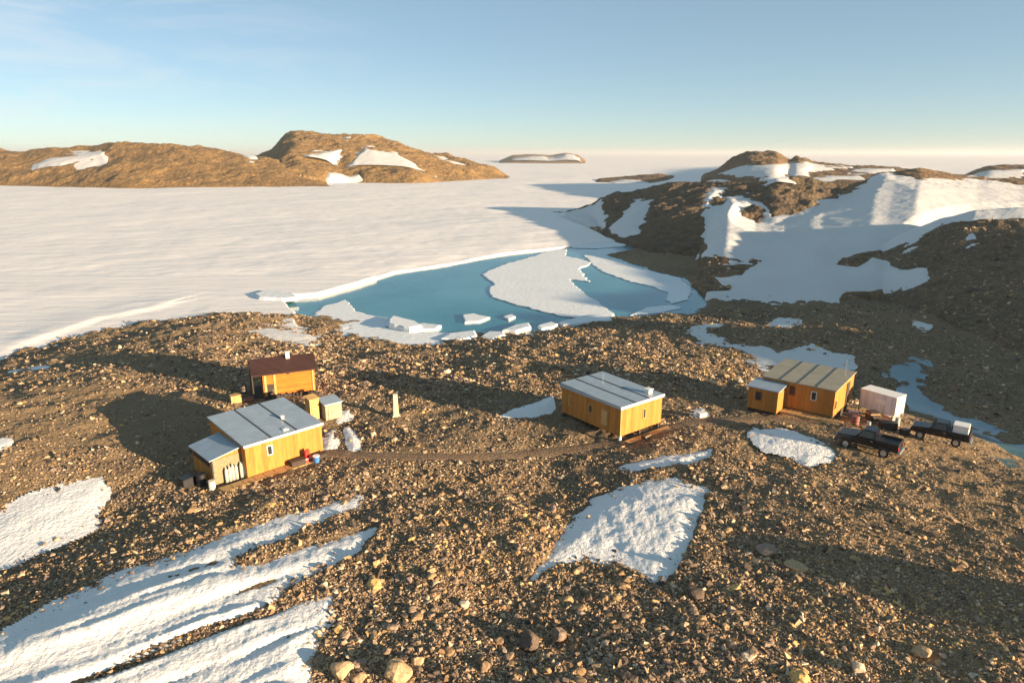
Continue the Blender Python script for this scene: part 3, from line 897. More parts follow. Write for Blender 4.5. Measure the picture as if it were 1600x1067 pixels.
M_YEL = plank_material('yellow plywood', (.47, .21, .045), (.38, .155, .032), .3)
M_ORANGE = plank_material('orange boards', (.56, .185, .024), (.40, .115, .016), .16, axis=1)
M_TAN = plank_material('tan boards', (.62, .4, .16), (.46, .28, .1), .2)
M_OSB = simple('weathered chipboard', (.21, .18, .10), .85, 0, .3, 9, .3)
M_ROOF = simple('grey sheet roof', (.33, .40, .46), .5, .35, .12, 1.3, .15)
M_ROOF2 = simple('khaki sheet roof', (.3, .27, .2), .6, .2, .14, 1.3, .15)
M_ROOFRED = plank_material('brown sheet roof', (.062, .03, .025), (.045, .022, .019), .3, .55)
M_SEAM = simple('dark roof seam', (.07, .075, .08), .6)
M_WHITE = simple('white painted trim', (.78, .76, .72), .5, 0, .06, 3)
M_CREAM = simple('cream weathered wood', (.68, .6, .45), .8, 0, .15, 4, .2)
M_GLASS = simple('dark window glass', (.03, .035, .04), .1, 0, 0)
M_DARKWOOD = simple('dark creosoted timber', (.045, .03, .022), .8, 0, .3, 5, .3)
M_WOOD = simple('bare timber', (.42, .26, .11), .8, 0, .25, 6, .3)
M_BLACK = simple('black plastic', (.015, .015, .018), .5, 0, .2, 5)
M_PAINT = simple('black car paint', (.008, .01, .016), .22, .1, 0)
M_RUBBER = simple('tyre rubber', (.02, .02, .02), .85, 0, .2, 9, .3)
M_STEEL = simple('galvanised steel', (.5, .5, .5), .4, .7, .15, 4)
M_RED = simple('red plastic', (.55, .04, .03), .45, 0, .1, 4)
M_BLUE = simple('blue plastic', (.06, .18, .42), .45, 0, .1, 4)
M_PINK = simple('pale plywood crate', (.72, .52, .42), .75, 0, .12, 5)
M_GREEN = simple('grey green shed boards', (.26, .25, .18), .8, 0, .2, 3, .2)
M_BOTTLE = simple('grey painted cylinder', (.42, .4, .34), .6, 0, .2, 4)
M_TANPOST = simple('weathered tan pillar', (.5, .41, .27), .85, 0, .22, 3, .3)
M_CONT = plank_material('ribbed white panel', (.70, .71, .72), (.63, .64, .66), .24, .5)
M_LAMP = simple('headlamp glass', (.7, .72, .75), .1)


def mono_hut(t, x0, y0, x1, y1, zb, zf, zr, over=.12, roof=M_ROOF, seams=2, wall=M_YEL, trim=True):
    """walls as one shell under a roof that rises from the front (y0) to the back"""
    th = .1
    MB().hexa([(x0, y0, zb), (x1, y0, zb), (x1, y1, zb), (x0, y1, zb), (x0, y0, zf), (x1, y0, zf), (x1, y1, zr), (x0, y1, zr)]).build('wall', wall, t)
    k = (zr - zf) / (y1 - y0)
    def zz(y): return zf + k * (y - y0) + .004
    a, b, c, d = x0 - over, x1 + over, y0 - over, y1 + over
    r = MB().hexa([(a, c, zz(c)), (b, c, zz(c)), (b, d, zz(d)), (a, d, zz(d)), (a, c, zz(c) + th), (b, c, zz(c) + th), (b, d, zz(d) + th), (a, d, zz(d) + th)]).build('roof', roof, t)
    for i in range(seams):
        x = x0 + (x1 - x0) * (i + 1) / (seams + 1)
        MB().hexa([(x - .06, c + .02, zz(c) + th + .002), (x + .06, c + .02, zz(c) + th + .002), (x + .06, d - .02, zz(d) + th + .002), (x - .06, d - .02, zz(d) + th + .002),
                   (x - .06, c + .02, zz(c) + th + .03), (x + .06, c + .02, zz(c) + th + .03), (x + .06, d - .02, zz(d) + th + .03), (x - .06, d - .02, zz(d) + th + .03)]).build('roof_seam', M_SEAM, r)
    if trim:
        MB().box(a, c - .03, zz(c) - .05, b, c - .004, zz(c) + th + .02).build('fascia', M_WHITE, t)
    return r


def window(t, face, u, z, w, h, frame=M_WHITE, name='window', kind=None):
    """face: 'front' (y = value), 'left' (x = value); u is the position along the wall"""
    side, val = face
    f, g = MB(), MB()
    e = .06
    if side == 'front':
        f.box(u - w / 2 - e, val - .05, z - e, u + w / 2 + e, val + .03, z + h + e); g.box(u - w / 2, val - .062, z, u + w / 2, val - .045, z + h)
    elif side == 'left':
        f.box(val - .05, u - w / 2 - e, z - e, val + .03, u + w / 2 + e, z + h + e); g.box(val - .062, u - w / 2, z, val - .045, u + w / 2, z + h)
    else:
        f.box(val - .03, u - w / 2 - e, z - e, val + .05, u + w / 2 + e, z + h + e); g.box(val + .045, u - w / 2, z, val + .062, u + w / 2, z + h)
    o = f.build(name, frame, t)
    g.build('pane' if name == 'window' else 'panel', kind or M_GLASS, o)
    return o


# --- yellow hut with lean-to, left
t = empty('hut', -18.5, 43.6, 0, 45, 'yellow plywood hut with grey roof and a chipboard lean-to on its left end', 'hut')
mono_hut(t, 0, 0, 5.9, 5.9, -.25, 2.45, 2.9)
MB().box(-.05, -.09, -.6, 6.0, 5.95, -.254).build('base', M_DARKWOOD, t)
window(t, ('front', 0), 1.75, 1.35, .3, .62)
lt = MB().hexa([(-2.05, .75, -.5), (-.004, .75, -.5), (-.004, 4.2, -.5), (-2.05, 4.2, -.5), (-2.05, .75, 1.85), (-.004, .75, 2.2), (-.004, 4.2, 2.2), (-2.05, 4.2, 1.85)]).build('lean_to', M_YEL, t)
MB().box(-2.0, .70, -.5, -.03, .746, 1.83).build('front_board', M_OSB, lt)
MB().hexa([(-2.25, .62, 1.83), (-.006, .62, 2.22), (-.006, 4.3, 2.22), (-2.25, 4.3, 1.83), (-2.25, .62, 1.9), (-.006, .62, 2.29), (-.006, 4.3, 2.29), (-2.25, 4.3, 1.9)]).build('lean_to_roof', M_ROOF, lt)
MB().box(-2.1, .68, -.5, -2.0, .74, 1.84).box(-2.09, 1.2, 1.25, -2.052, 4.0, 1.7).build('dark_trim', M_BLACK, lt)
MB().cyl((4.0, 2.3, 2.78), .12, .35).cyl((4.0, 2.3, 2.98), .17, .05).build('roof_vent', M_WHITE, t)
MB().box(3.1, .35, 2.61, 3.5, .7, 2.68).build('roof_hatch', M_WHITE, t)
# plank deck along the front wall
d = MB()
for i in range(9):
    d.box(-2.1 + i * .78, -1.0 + .02 * (i % 2), .08, -1.36 + i * .78, -.12, .15)
d.box(-2.1, -.95, -.6, 4.9, -.85, .076)
o = d.build('boardwalk', M_WOOD); o.location = t.location; o.rotation_euler = t.rotation_euler
tag(o, 'low deck of bare planks along the front of the yellow hut with the lean-to', 'deck')
A = t.matrix_basis.copy()
A = Matrix.Translation(t.location) @ Matrix.Rotation(math.radians(45), 4, 'Z')


def place(o, M, x, y, z, ang=0, ground=False):
    o.location = M @ Vector((x, y, z))
    if ground:
        v = o.location; o.location.z = float(terrain(np.array([v.x]), np.array([v.y]))[1][0]) + z
    o.rotation_euler = (0, 0, M.to_euler().z + math.radians(ang))
    return o


def cylinder_bottle(h, r):
    t = empty('gas_cylinder', 0, 0, 0, 0, 'tall grey white gas cylinder standing in a row against the chipboard lean-to', 'gas cylinder', 'gas cylinders by the lean-to')
    MB().cyl((0, 0, h / 2), r, h).cyl((0, 0, h + .06), r, .12, r2=r * .45).build('bottle', M_BOTTLE, t, True)
    MB().cyl((0, 0, h + .16), .035, .1).box(-.05, -.02, h + .17, .05, .02, h + .21).build('valve', M_STEEL, t)
    return t


gc = cylinder_bottle(1.15, .115)
for i in range(6):
    c = gc if i == 0 else copy_tree(gc)
    place(c, A, -1.25 + i * .23 + (.12 if i > 3 else 0), .50 - .03 * (i % 2), -.2); c.scale = (1, 1, 1 + .05 * (i % 3))


def drum(label, mtl, r=.29, h=.88, group=None):
    t = empty('drum', 0, 0, 0, 0, label, 'drum', group)
    MB().cyl((0, 0, h / 2), r, h, 20).build('drum_body', mtl, t, False)
    b = MB()
    for z in (.03, h * .36, h * .68, h - .03): b.cyl((0, 0, z), r + .015, .03, 20)
    b.build('hoop', M_STEEL if mtl is not M_BLACK else M_BLACK, t)
    return t


place(drum('black fuel drum standing behind the lean-to at its left corner', M_BLACK), A, -2.6, 1.5, -.02, 0, True)
place(drum('pale grey drum standing at the front left corner of the lean-to', M_CREAM, .22, .7), A, -2.35, .35, -.02, 0, True)


def crate(name, label, cat, w, d_, h, mtl, slat=M_WOOD, group=None):
    t = empty(name, 0, 0, 0, 0, label, cat, group)
    MB().box(-w / 2, -d_ / 2, 0, w / 2, d_ / 2, h, .015).build('crate_body' if 'crate' in name else 'body', mtl, t)
    b = MB()
    for z in (.12 * h, .82 * h):
        b.box(-w / 2 - .02, -d_ / 2 - .022, z, w / 2 + .02, -d_ / 2 - .002, z + .08 * h + .02)
        b.box(-w / 2 - .022, -d_ / 2, z, -w / 2 - .002, d_ / 2, z + .08 * h + .02)
    b.build('batten', slat, t)
    MB().box(-w / 2 - .01, -d_ / 2 - .01, h + .002, w / 2 + .01, d_ / 2 + .01, h + .035).build('lid', mtl, t)
    return t


place(crate('storage_crate', 'black storage crate in the shade at the left of the lean-to', 'crate', .9, .7, .6, M_BLACK, M_BLACK), A, -3.3, 2.2, -.02, 10, True)
place(crate('storage_crate', 'low dark crate in front of the yellow hut wall, left of the red fuel can', 'crate', 1.1, .5, .45, M_DARKWOOD, M_DARKWOOD), A, 3.5, -.5, -.02, 0, True)
place(crate('storage_crate', 'low dark crate in front of the yellow hut wall, right of the red fuel can', 'crate', .9, .5, .4, M_DARKWOOD, M_BLACK), A, 5.3, -.55, -.02, 5, True)


def fuel_can(label, mtl):
    t = empty('fuel_can', 0, 0, 0, 0, label, 'fuel can')
    MB().box(-.2, -.11, 0, .2, .11, .5, .03).build('can_body', mtl, t)
    MB().bar((-.12, 0, .5), (-.12, 0, .57), .02).bar((.06, 0, .5), (.06, 0, .57), .02).bar((-.14, 0, .57), (.08, 0, .57), .02).build('handle', mtl, t)
    MB().cyl((.15, 0, .53), .035, .07).build('cap', M_BLACK, t)
    return t


def tub(label, mtl, lid):
    t = empty('tub', 0, 0, 0, 0, label, 'tub')
    MB().cyl((0, 0, .24), .2, .48, 18, r2=.24).build('tub_body', mtl, t, False)
    MB().cyl((0, 0, .50), .255, .04, 18).build('lid', lid, t)
    return t


place(fuel_can('red fuel can standing on a crate before the yellow hut wall', M_RED), A, 4.3, -.5, .42, 15, True)
place(crate('supply_crate', 'small pale red crate under the red fuel can', 'crate', .6, .5, .4, M_RED, M_WHITE), A, 4.32, -.5, -.02, 5, True)
place(tub('blue plastic tub with white lid in front of the red fuel can', M_BLUE, M_WHITE), A, 4.6, -1.3, .05, 0, True)

# --- tall narrow box and grey shed behind that hut
t = empty('outhouse', -17.05, 54.7, -.1, 45, 'tall narrow tan wooden outhouse behind the right end of the yellow hut', 'outhouse')
MB().box(-.42, -.42, -.3, .42, .42, 2.05).build('wall', M_TAN, t)
MB().hexa([(-.5, -.5, 2.06), (.5, -.5, 2.06), (.5, .5, 2.2), (-.5, .5, 2.2), (-.5, -.5, 2.12), (.5, -.5, 2.12), (.5, .5, 2.26), (-.5, .5, 2.26)]).build('roof', M_TAN, t)
dr = MB().box(-.3, -.46, .0, .3, -.424, 1.8).build('door', M_WOOD, t)
MB().box(.18, -.5, .85, .24, -.464, 1.0).build('handle', M_STEEL, dr)
t = empty('shed', -15.7, 55.3, -.1, 40, 'grey green shed with a flat lid roof right of the tan outhouse', 'shed')
MB().box(-.75, -.7, -.4, .75, .7, 1.55).build('wall', M_GREEN, t)
MB().hexa([(-.85, -.8, 1.552), (.85, -.8, 1.552), (.85, .8, 1.75), (-.85, .8, 1.75), (-.85, -.8, 1.62), (.85, -.8, 1.62), (.85, .8, 1.82), (-.85, .8, 1.82)]).build('roof', M_ROOF, t)
dr = MB().box(-.5, -.74, -.1, .1, -.704, 1.35).build('door', M_GREEN, t)
MB().box(0, -.77, .6, .05, -.744, .75).build('handle', M_STEEL, dr)
# wooden ramp by the right end of the hut
d = MB()
for i in range(10):
    d.box(0, i * .42, -.08, 1.0, i * .42 + .39, 0)
d.box(.05, 0, -.3, .15, 4.2, -.084).box(.85, 0, -.3, .95, 4.2, -.084)
o = d.build('walkway', M_WOOD); place(o, A, 6.2, .3, -.05, -8)
tag(o, 'brown plank walkway leading from the right end of the yellow hut towards the grey shed', 'walkway')

# --- pale post
px_, py_ = -10.1, 55.6
t = empty('marker_post', px_, py_, ground_at(px_, py_), 20, 'stout pale tan pillar standing alone on the rubble between the huts', 'post')
MB().hexa([(-.25, -.25, -.1), (.25, -.25, -.1), (.25, .25, -.1), (-.25, .25, -.1), (-.17, -.17, 1.95), (.17, -.17, 1.95), (.17, .17, 1.95), (-.17, .17, 1.95)]).build('shaft', M_TANPOST, t)
MB().box(-.2, -.2, 1.952, .2, .2, 2.03, .02).build('cap', M_TANPOST, t)
MB().hexa([(-.42, -.42, -.2), (.42, -.42, -.2), (.42, .42, -.2), (-.42, .42, -.2), (-.3, -.3, .16), (.3, -.3, .16), (.3, .3, .16), (-.3, .3, .16)]).build('footing', M_TANPOST, t)

# --- dark roofed orange hut, behind
t = empty('hut', -23.2, 60.3, 0, 24, 'orange boarded hut with a dark brown gable roof behind the left yellow hut', 'hut')
L_, D_, he, hr = 4.7, 3.8, 2.35, 3.15
MB().prism([(0, -.3), (D_, -.3), (D_, he), (D_ / 2, hr), (0, he)], 0, L_, 'x').build('wall', M_ORANGE, t)
k = (hr - he) / (D_ / 2); ov = .38
rf = MB()
for sgn in (0, 1):
    def yy(y): return y if sgn == 0 else D_ - y
    za, zb_ = he - k * ov + .004, hr + .004
    q = [(-1.0, yy(-ov), za), (L_ + .25, yy(-ov), za), (L_ + .25, yy(D_ / 2), zb_), (-1.0, yy(D_ / 2), zb_)]
    q2 = [(a, b, c + .1) for a, b, c in q]
    if sgn: q, q2 = q[::-1], q2[::-1]
    rf.hexa(q + q2)
rf = rf.build('roof', M_ROOFRED, t)
ch = MB().box(2.35, 1.45, hr - .3, 2.7, 1.8, hr + .55).box(2.3, 1.4, hr + .552, 2.75, 1.85, hr + .62).build('chimney', M_CREAM, rf)
for xa, xb in ((.12, .32), (.95, 1.15), (4.45, 4.6)):
    MB().box(xa, -.06, -.2, xb, -.004, he - .05).build('corner_board', M_TAN, t)
dr = MB().box(.34, -.04, -.1, .93, -.004, 1.2).build('door', M_DARKWOOD, t)
MB().box(.8, -.08, .5, .86, -.044, .65).build('handle', M_STEEL, dr)
MB().box(2.2, -.1, 2.0, 2.45, -.004, 2.12).build('wall_lamp', M_BLACK, t)
p = MB()
for y in (.2, D_ / 2, D_ - .2):
    p.box(-.95, y - .06, -.5, -.83, y + .06, he + (.15 if y != D_ / 2 else .5))
p.box(-.95, .2, .9, -.83, D_ - .2, .98).box(-.98, .1, -.1, -.004, D_ - .1, 0)
p.build('porch', M_DARKWOOD, t)
window(t, ('left', 0), 1.3, .9, .6, .8, M_DARKWOOD)
s_ = MB()
for i in range(4):
    s_.box(-1.3 - i * .27, .3, -.2 - i * .12, -1.0 - i * .27, 1.4, -.14 - i * .12)
s_.box(-2.1, .24, -.75, -1.0, .3, -.25)
s_.build('step', M_WOOD, t)
Dm = Matrix.Translation(t.location) @ Matrix.Rotation(math.radians(24), 4, 'Z')
place(crate('timber_crate', 'orange brown timber crate left of the dark roofed hut', 'crate', .9, .7, .7, M_TAN), Dm, -2.5, -.6, -.02, 10, True)
place(crate('timber_crate', 'low dark red crate between the dark roofed hut and the timber crate', 'crate', .8, .5, .4, simple('dark red crate', (.2, .06, .04), .8)), Dm, -1.4, -.9, -.02, -5, True)
place(drum('dark drum standing by the porch of the dark roofed hut', M_DARKWOOD), Dm, -1.7, 2.4, -.02, 0, True)
# low pile of stones along the front of that hut
pile = MB()
rr = random.Random(9)
for i in range(14):
    pile.hexa([(a + rr.uniform(-.08, .08), b + rr.uniform(-.08, .08), c) for a, b, c in [(i * .34 - .15, -.6, -.2), (i * .34 + .15, -.6, -.2), (i * .34 + .15, -.25, -.2), (i * .34 - .15, -.25, -.2), (i * .34 - .1, -.52, .12 + rr.uniform(0, .2)), (i * .34 + .1, -.52, .12 + rr.uniform(0, .2)), (i * .34 + .1, -.3, .12), (i * .34 - .1, -.3, .12)]])
o = pile.build('stone_bank', M_STONE); place(o, Dm, .2, 0, 0); tag(o, 'low bank of stones along the foot of the orange boarded wall', 'stones', None, 'stuff')

# --- middle yellow hut on stilts
zb = .4
t = empty('hut', 8.55, 50.15, 0, 38, 'middle yellow hut on short stilts with a pale grey roof', 'hut')
mono_hut(t, 0, 0, 4.9, 6.9, zb, 2.8, 2.95, over=.1, trim=False)
MB().box(-.12, -.16, 2.70, 5.02, -.104, 2.92).build('fascia', M_WHITE, t)
MB().box(-.16, -.1, 2.70, -.104, 7.0, 2.96).build('fascia', M_ROOF, t)
for y in (.15, 3.4, 6.7):
    for x in (.15, 2.4, 4.7):
        MB().box(x - .1, y - .1, -.6, x + .1, y + .1, zb - .004).build('stilt', M_CREAM if x + y < .5 else M_DARKWOOD, t)
MB().box(-.04, -.04, zb, .04, .04, 2.69).build('corner_board', M_TAN, t)
window(t, ('left', 0), 3.35, 1.45, .35, .6, M_TAN)
window(t, ('left', 0), 5.7, 1.35, .55, .75, M_TAN, 'shutter', M_YEL)
window(t, ('left', 0), 1.75, .9, .6, 1.15, M_WOOD, 'door', M_TAN)
window(t, ('front', 0), 2.75, 1.35, .2, .72, M_TAN)
MB().box(3.9, .6, 2.93, 4.35, 1.05, 3.25).box(3.84, .54, 3.252, 4.41, 1.11, 3.31).build('roof_vent', M_WHITE, t)
MB().bar((2.6, 4.6, 2.9), (2.6, 4.6, 3.9), .02).build('aerial', M_STEEL, t)
Bm = Matrix.Translation(t.location) @ Matrix.Rotation(math.radians(38), 4, 'Z')
o = MB().box(0, -.9, 0, 5.2, -.3, .06).box(.3, -.8, -.3, .4, -.4, -.004).box(4.6, -.8, -.3, 4.7, -.4, -.004).build('plank_step', M_WOOD); place(o, Bm, .2, 0, .02)
tag(o, 'long brown plank step along the sunny end of the middle yellow hut', 'plank step')
place(crate('storage_crate', 'small dark crate below the slit window of the middle yellow hut', 'crate', .7, .4, .35, M_DARKWOOD, M_WOOD), Bm, 2.0, -.95, 0.0, 4)
place(crate('storage_crate', 'brown crate at the far right corner of the middle yellow hut', 'crate', .5, .5, .5, M_DARKWOOD), Bm, 5.4, .5, 0.0, 4)

# --- right hut with annex
t = empty('hut', 27.6, 55.0, 0, -40, 'long yellow hut with khaki roof and lower left annex beside the white container', 'hut')
mono_hut(t, -6.2, 0, 0, 5.9, .1, 2.45, 2.66, roof=M_ROOF2, seams=3, trim=False)
MB().box(-6.1, .1, -.7, -.1, 5.1, .096).build('base', M_DARKWOOD, t)
ax = MB().hexa([(-6.7, -2.1, .05), (-4.05, -2.1, .05), (-4.05, -.004, .05), (-6.7, -.004, .05), (-6.7, -2.1, 2.0), (-4.05, -2.1, 2.0), (-4.05, -.004, 2.15), (-6.7, -.004, 2.15)]).build('annex', M_YEL, t)
MB().hexa([(-6.85, -2.25, 2.0), (-3.95, -2.25, 2.0), (-3.95, -.006, 2.16), (-6.85, -.006, 2.16), (-6.85, -2.25, 2.1), (-3.95, -2.25, 2.1), (-3.95, -.006, 2.26), (-6.85, -.006, 2.26)]).build('annex_roof', M_ROOF, ax)
MB().box(-6.6, -2.0, -.7, -4.15, -.1, .046).build('annex_base', M_DARKWOOD, ax)
window(ax, ('front', -2.1), -5.75, .95, .45, .7, simple('red brown frame', (.22, .07, .03), .7))
window(t, ('front', 0), -3.55, 1.35, .4, .75, simple('red brown shutter', (.2, .07, .03), .7), 'shutter', M_DARKWOOD)
window(t, ('front', 0), -1.7, 1.3, .35, .7, M_WHITE)
window(t, ('right', 0), .45, .75, .4, .7, M_TAN)
dr = MB().box(.004, 3.6, .15, .06, 4.5, 2.2).build('door', M_DARKWOOD, t)
MB().box(.064, 3.7, 1.1, .1, 3.78, 1.2).build('handle', M_STEEL, dr)
MB().bar((-.4, 4.2, 2.5), (-.4, 4.2, 4.2), .025).bar((-.7, 4.2, 3.9), (-.1, 4.2, 3.9), .015).build('aerial', M_STEEL, t)
Cm = Matrix.Translation(t.location) @ Matrix.Rotation(math.radians(-40), 4, 'Z')
# timber deck in front
d = MB()
for i in range(12):
    d.box(-4.0 + i * .42, -1.3, -.06, -3.62 + i * .42, -.1, 0)
d.box(-4.0, -1.36, -.4, 1.1, -1.28, -.064)
o = d.build('deck', M_WOOD); place(o, Cm, 0, 0, .06)
tag(o, 'low brown timber deck along the front of the long yellow hut with the annex', 'deck')

# --- white container
t = empty('container', 33.5, 56.0, -.25, 35, 'white box container at the right end of the long yellow hut', 'container')
t.scale = (.85, .88, .86)
MB().box(0, 0, 0, 1.9, 3.6, 1.95, .02).build('body', M_CONT, t)
MB().box(-.04, -.04, 1.952, 1.94, 3.64, 2.03).build('roof', M_WHITE, t)
for x, y in ((-.03, -.03), (1.85, -.03), (-.03, 3.55), (1.85, 3.55)):
    MB().box(x, y, -.3, x + .08, y + .08, 1.95).build('corner_post', M_STEEL, t)
dr = MB().box(.12, -.03, .1, .94, -.003, 1.85).box(.97, -.03, .1, 1.78, -.003, 1.85).build('door', M_WHITE, t)
MB().bar((.85, -.05, .2), (.85, -.05, 1.75), .02).bar((1.05, -.05, .2), (1.05, -.05, 1.75), .02).build('latch_bar', M_STEEL, dr)
MB().box(-.03, 1.0, .9, -.003, 2.0, 1.4).build('side_panel', M_WHITE, t)

# --- gear heaped between the hut, the container and the trucks


def gear(px, py):
    x, y = at(px, py, -.1); z = ground_at(x, y)
    x, y = at(px, py, z); return x, y, ground_at(x, y)


def put(o, px, py, ang=0):
    x, y, z = gear(px, py)
    o.location = (x, y, z - .03); o.rotation_euler = (0, 0, math.radians(ang)); return o


put(crate('supply_crate', 'large pale pink plywood crate on the gear heap beside the white container', 'crate', 1.2, .8, .75, M_PINK), 1391, 655, 20)
put(crate('storage_crate', 'black crate below the pale pink plywood crate', 'crate', 1.3, .7, .6, M_BLACK, M_BLACK), 1387, 668, -10)
put(crate('storage_crate', 'dark brown crate at the centre of the gear heap by the white container', 'crate', .8, .8, 1.0, M_DARKWOOD, M_WOOD), 1362, 657, 5)
put(crate('storage_crate', 'blue grey crate at the left of the gear heap by the long yellow hut', 'crate', .8, .6, .55, simple('blue grey crate', (.16, .17, .27), .7)), 1333, 650, -30)
put(drum('red brown drum in front of the blue grey crate', simple('rust red drum', (.2, .05, .03), .7)), 1336, 664)
put(drum('pale green drum at the right edge of the gear heap', simple('pale green drum', (.35, .42, .38), .6), .2, .75), 1402, 660)
put(drum('steel drum standing in front of the gear heap near the pickups', M_STEEL, .16, .8), 1356, 672)


def sledge(label):
    t = empty('sledge', 0, 0, 0, 0, label, 'sledge')
    for sgn in (-.4, .4):
        r = MB()
        pts = [(-1.4, .05), (.9, .05), (1.3, .18), (1.5, .45)]
        for (a, b), (c, d_) in zip(pts[:-1], pts[1:]): r.bar((a, sgn, b), (c, sgn, d_), .05)
        r.build('runner', M_WOOD, t)
    b = MB()
    for i in range(8): b.box(-1.35 + i * .31, -.5, .3, -1.12 + i * .31, .5, .35)
    for x in (-1.2, -.3, .6):
        for sgn in (-.4, .4): b.box(x, sgn - .03, .08, x + .06, sgn + .03, .298)
    b.build('slat_deck', M_WOOD, t)
    MB().bar((-1.3, -.45, .35), (-1.3, -.45, 1.0), .03).bar((-1.3, .45, .35), (-1.3, .45, 1.0), .03).bar((-1.3, -.45, 1.0), (-1.3, .45, 1.0), .03).build('handle', M_WOOD, t)
    return t


put(sledge('wooden cargo sledge lying on the gear heap before the long yellow hut'), 1345, 640, -25)
lum = MB()
for i in range(7): lum.box(-1.6 + .1 * (i % 3), -.5 + i * .15, .0 + .06 * (i % 2), 1.5 + .12 * (i % 2), -.38 + i * .15, .07 + .06 * (i % 2))
o = lum.build('timber_stack', M_WOOD); put(o, 1375, 637, -20); o.location.z += .35
tag(o, 'stack of loose brown boards lying across the gear heap beside the container', 'timber')
place(crate('supply_crate', 'small white crate lying on the path right of the middle hut', 'crate', .7, .5, .4, M_WHITE), Matrix.Translation((*at(1096, 652, 0), .02)), 0, 0, 0, 20)


# --- pickups
def pickup(label, px, py, z0, ang, rack=True, size=(.82, .86, .98)):
    t = empty('pickup_truck', 0, 0, 0, 0, label, 'pickup')
    W_ = .92
    # lower body with hood (front at +x)
    prof = [(2.65, .62), (2.68, .95), (2.55, 1.12), (1.25, 1.22), (.95, 1.24), (-.75, 1.24), (-.78, 1.12), (-2.55, 1.12), (-2.6, .62)]
    bm = MB().prism(prof, -W_, W_)
    bmesh.ops.bevel(bm.bm, geom=[e for e in bm.bm.edges if abs(e.verts[0].co.y - e.verts[1].co.y) < .01], offset=.05, segments=2, affect='EDGES')
    bm.build('body', M_PAINT, t)
    cab = MB().hexa([(-.72, -.86, 1.2), (1.0, -.86, 1.2), (1.0, .86, 1.2), (-.72, .86, 1.2), (-.58, -.7, 1.85), (.38, -.7, 1.85), (.38, .7, 1.85), (-.58, .7, 1.85)])
    bmesh.ops.bevel(cab.bm, geom=cab.bm.edges[:], offset=.06, segments=2, affect='EDGES')
    cab.build('cab', M_PAINT, t)
    for s in (-1, 1):
        y0, y1 = s * .845, s * .735
        MB().hexa([(-.5, y0 - .02, 1.27), (.82, y0 - .02, 1.27), (.82, y0 + .02, 1.27), (-.5, y0 + .02, 1.27), (-.42, y1 - .02, 1.76), (.38, y1 - .02, 1.76), (.38, y1 + .02, 1.76), (-.42, y1 + .02, 1.76)]).build('side_window', M_GLASS, t)
        MB().box(.78, s * .9 - .1, 1.22, .9, s * .9 + .12 * s, 1.4, .02).build('mirror', M_BLACK, t)
        MB().box(2.62, s * .66 - .2, .85, 2.71, s * .66 + .2, 1.0, .02).build('headlight', M_LAMP, t)
        MB().box(-2.63, s * .8 - .07, .8, -2.585, s * .8 + .07, 1.05).build('tail_light', M_RED, t)
        d_ = MB().box(-.68, s * .925 - .012, .66, .85, s * .925 + .012, 1.2).build('door', M_PAINT, t)
        MB().box(-.5, s * .945 - .012, 1.05, -.3, s * .945 + .012, 1.1).build('handle', M_STEEL, d_)
        for x in (1.72, -1.5):
            MB().box(x - .56, s * .93 - .06, .72, x + .56, s * .93 + .06, .86, .03).build('fender_flare', M_BLACK, t)
            w_ = MB(); w_.cyl((x, s * .9, .42), .43, .3, 24, 'y'); w_ = w_.build('wheel', M_RUBBER, t)
            MB().cyl((x, s * 1.056, .42), .25, .02, 16, 'y').build('rim', M_STEEL, w_)
    MB().hexa([(.98, -.76, 1.26), (1.03, -.76, 1.26), (1.03, .76, 1.26), (.98, .76, 1.26), (.44, -.64, 1.78), (.49, -.64, 1.78), (.49, .64, 1.78), (.44, .64, 1.78)]).build('windscreen', M_GLASS, t)
    MB().box(2.6, -.9, .45, 2.82, .9, .66, .04).build('bumper', M_BLACK, t)
    MB().box(-2.8, -.85, .5, -2.606, .85, .64, .03).build('rear_bumper', M_STEEL, t)
    b = MB().box(-2.5, -.82, 1.122, -.8, .82, 1.126)
    b.box(-2.55, -.92, 1.124, -.8, -.86, 1.3).box(-2.55, .86, 1.124, -.8, .92, 1.3).box(-2.6, -.92, 1.124, -2.552, .92, 1.3)
    b.build('load_bed', M_BLACK, t)
    if rack:
        MB().bar((-.9, -.8, 1.3), (-.9, -.8, 1.75), .035).bar((-.9, .8, 1.3), (-.9, .8, 1.75), .035).bar((-.9, -.8, 1.75), (-.9, .8, 1.75), .035).build('roll_bar', M_BLACK, t)
    x, y = at(px, py, z0)
    t.location = (x, y, z0); t.rotation_euler = (0, 0, math.radians(ang)); t.scale = size
    return t


z1 = ground_at(27.0, 48.0)
pickup('black pickup with an empty bed and roll bar beside the thin snow patch', 1356, 703, z1, 139)
x, y = at(1468, 688, -.3); z2 = ground_at(x, y)
t2 = pickup('dark pickup carrying a white box on its bed, parked by the stream', 1468, 688, z2, 141, rack=False, size=(.78, .82, .92))
P2 = Matrix.Translation(t2.location) @ Matrix.Rotation(math.radians(141), 4, 'Z')
place(crate('cargo_box', 'white cargo box riding on the bed of the pickup by the stream', 'box', 1.05, 1.15, .7, M_WHITE, M_CREAM), P2, -1.33, 0, 1.045)
tr = boulder
put(crate('storage_crate', 'dark crate on the gravel left of the pickup by the stream', 'crate', .6, .5, .45, M_BLACK, M_BLACK), 1413, 676, 10)

# ------------------------------------------------------------------ ice on the lake


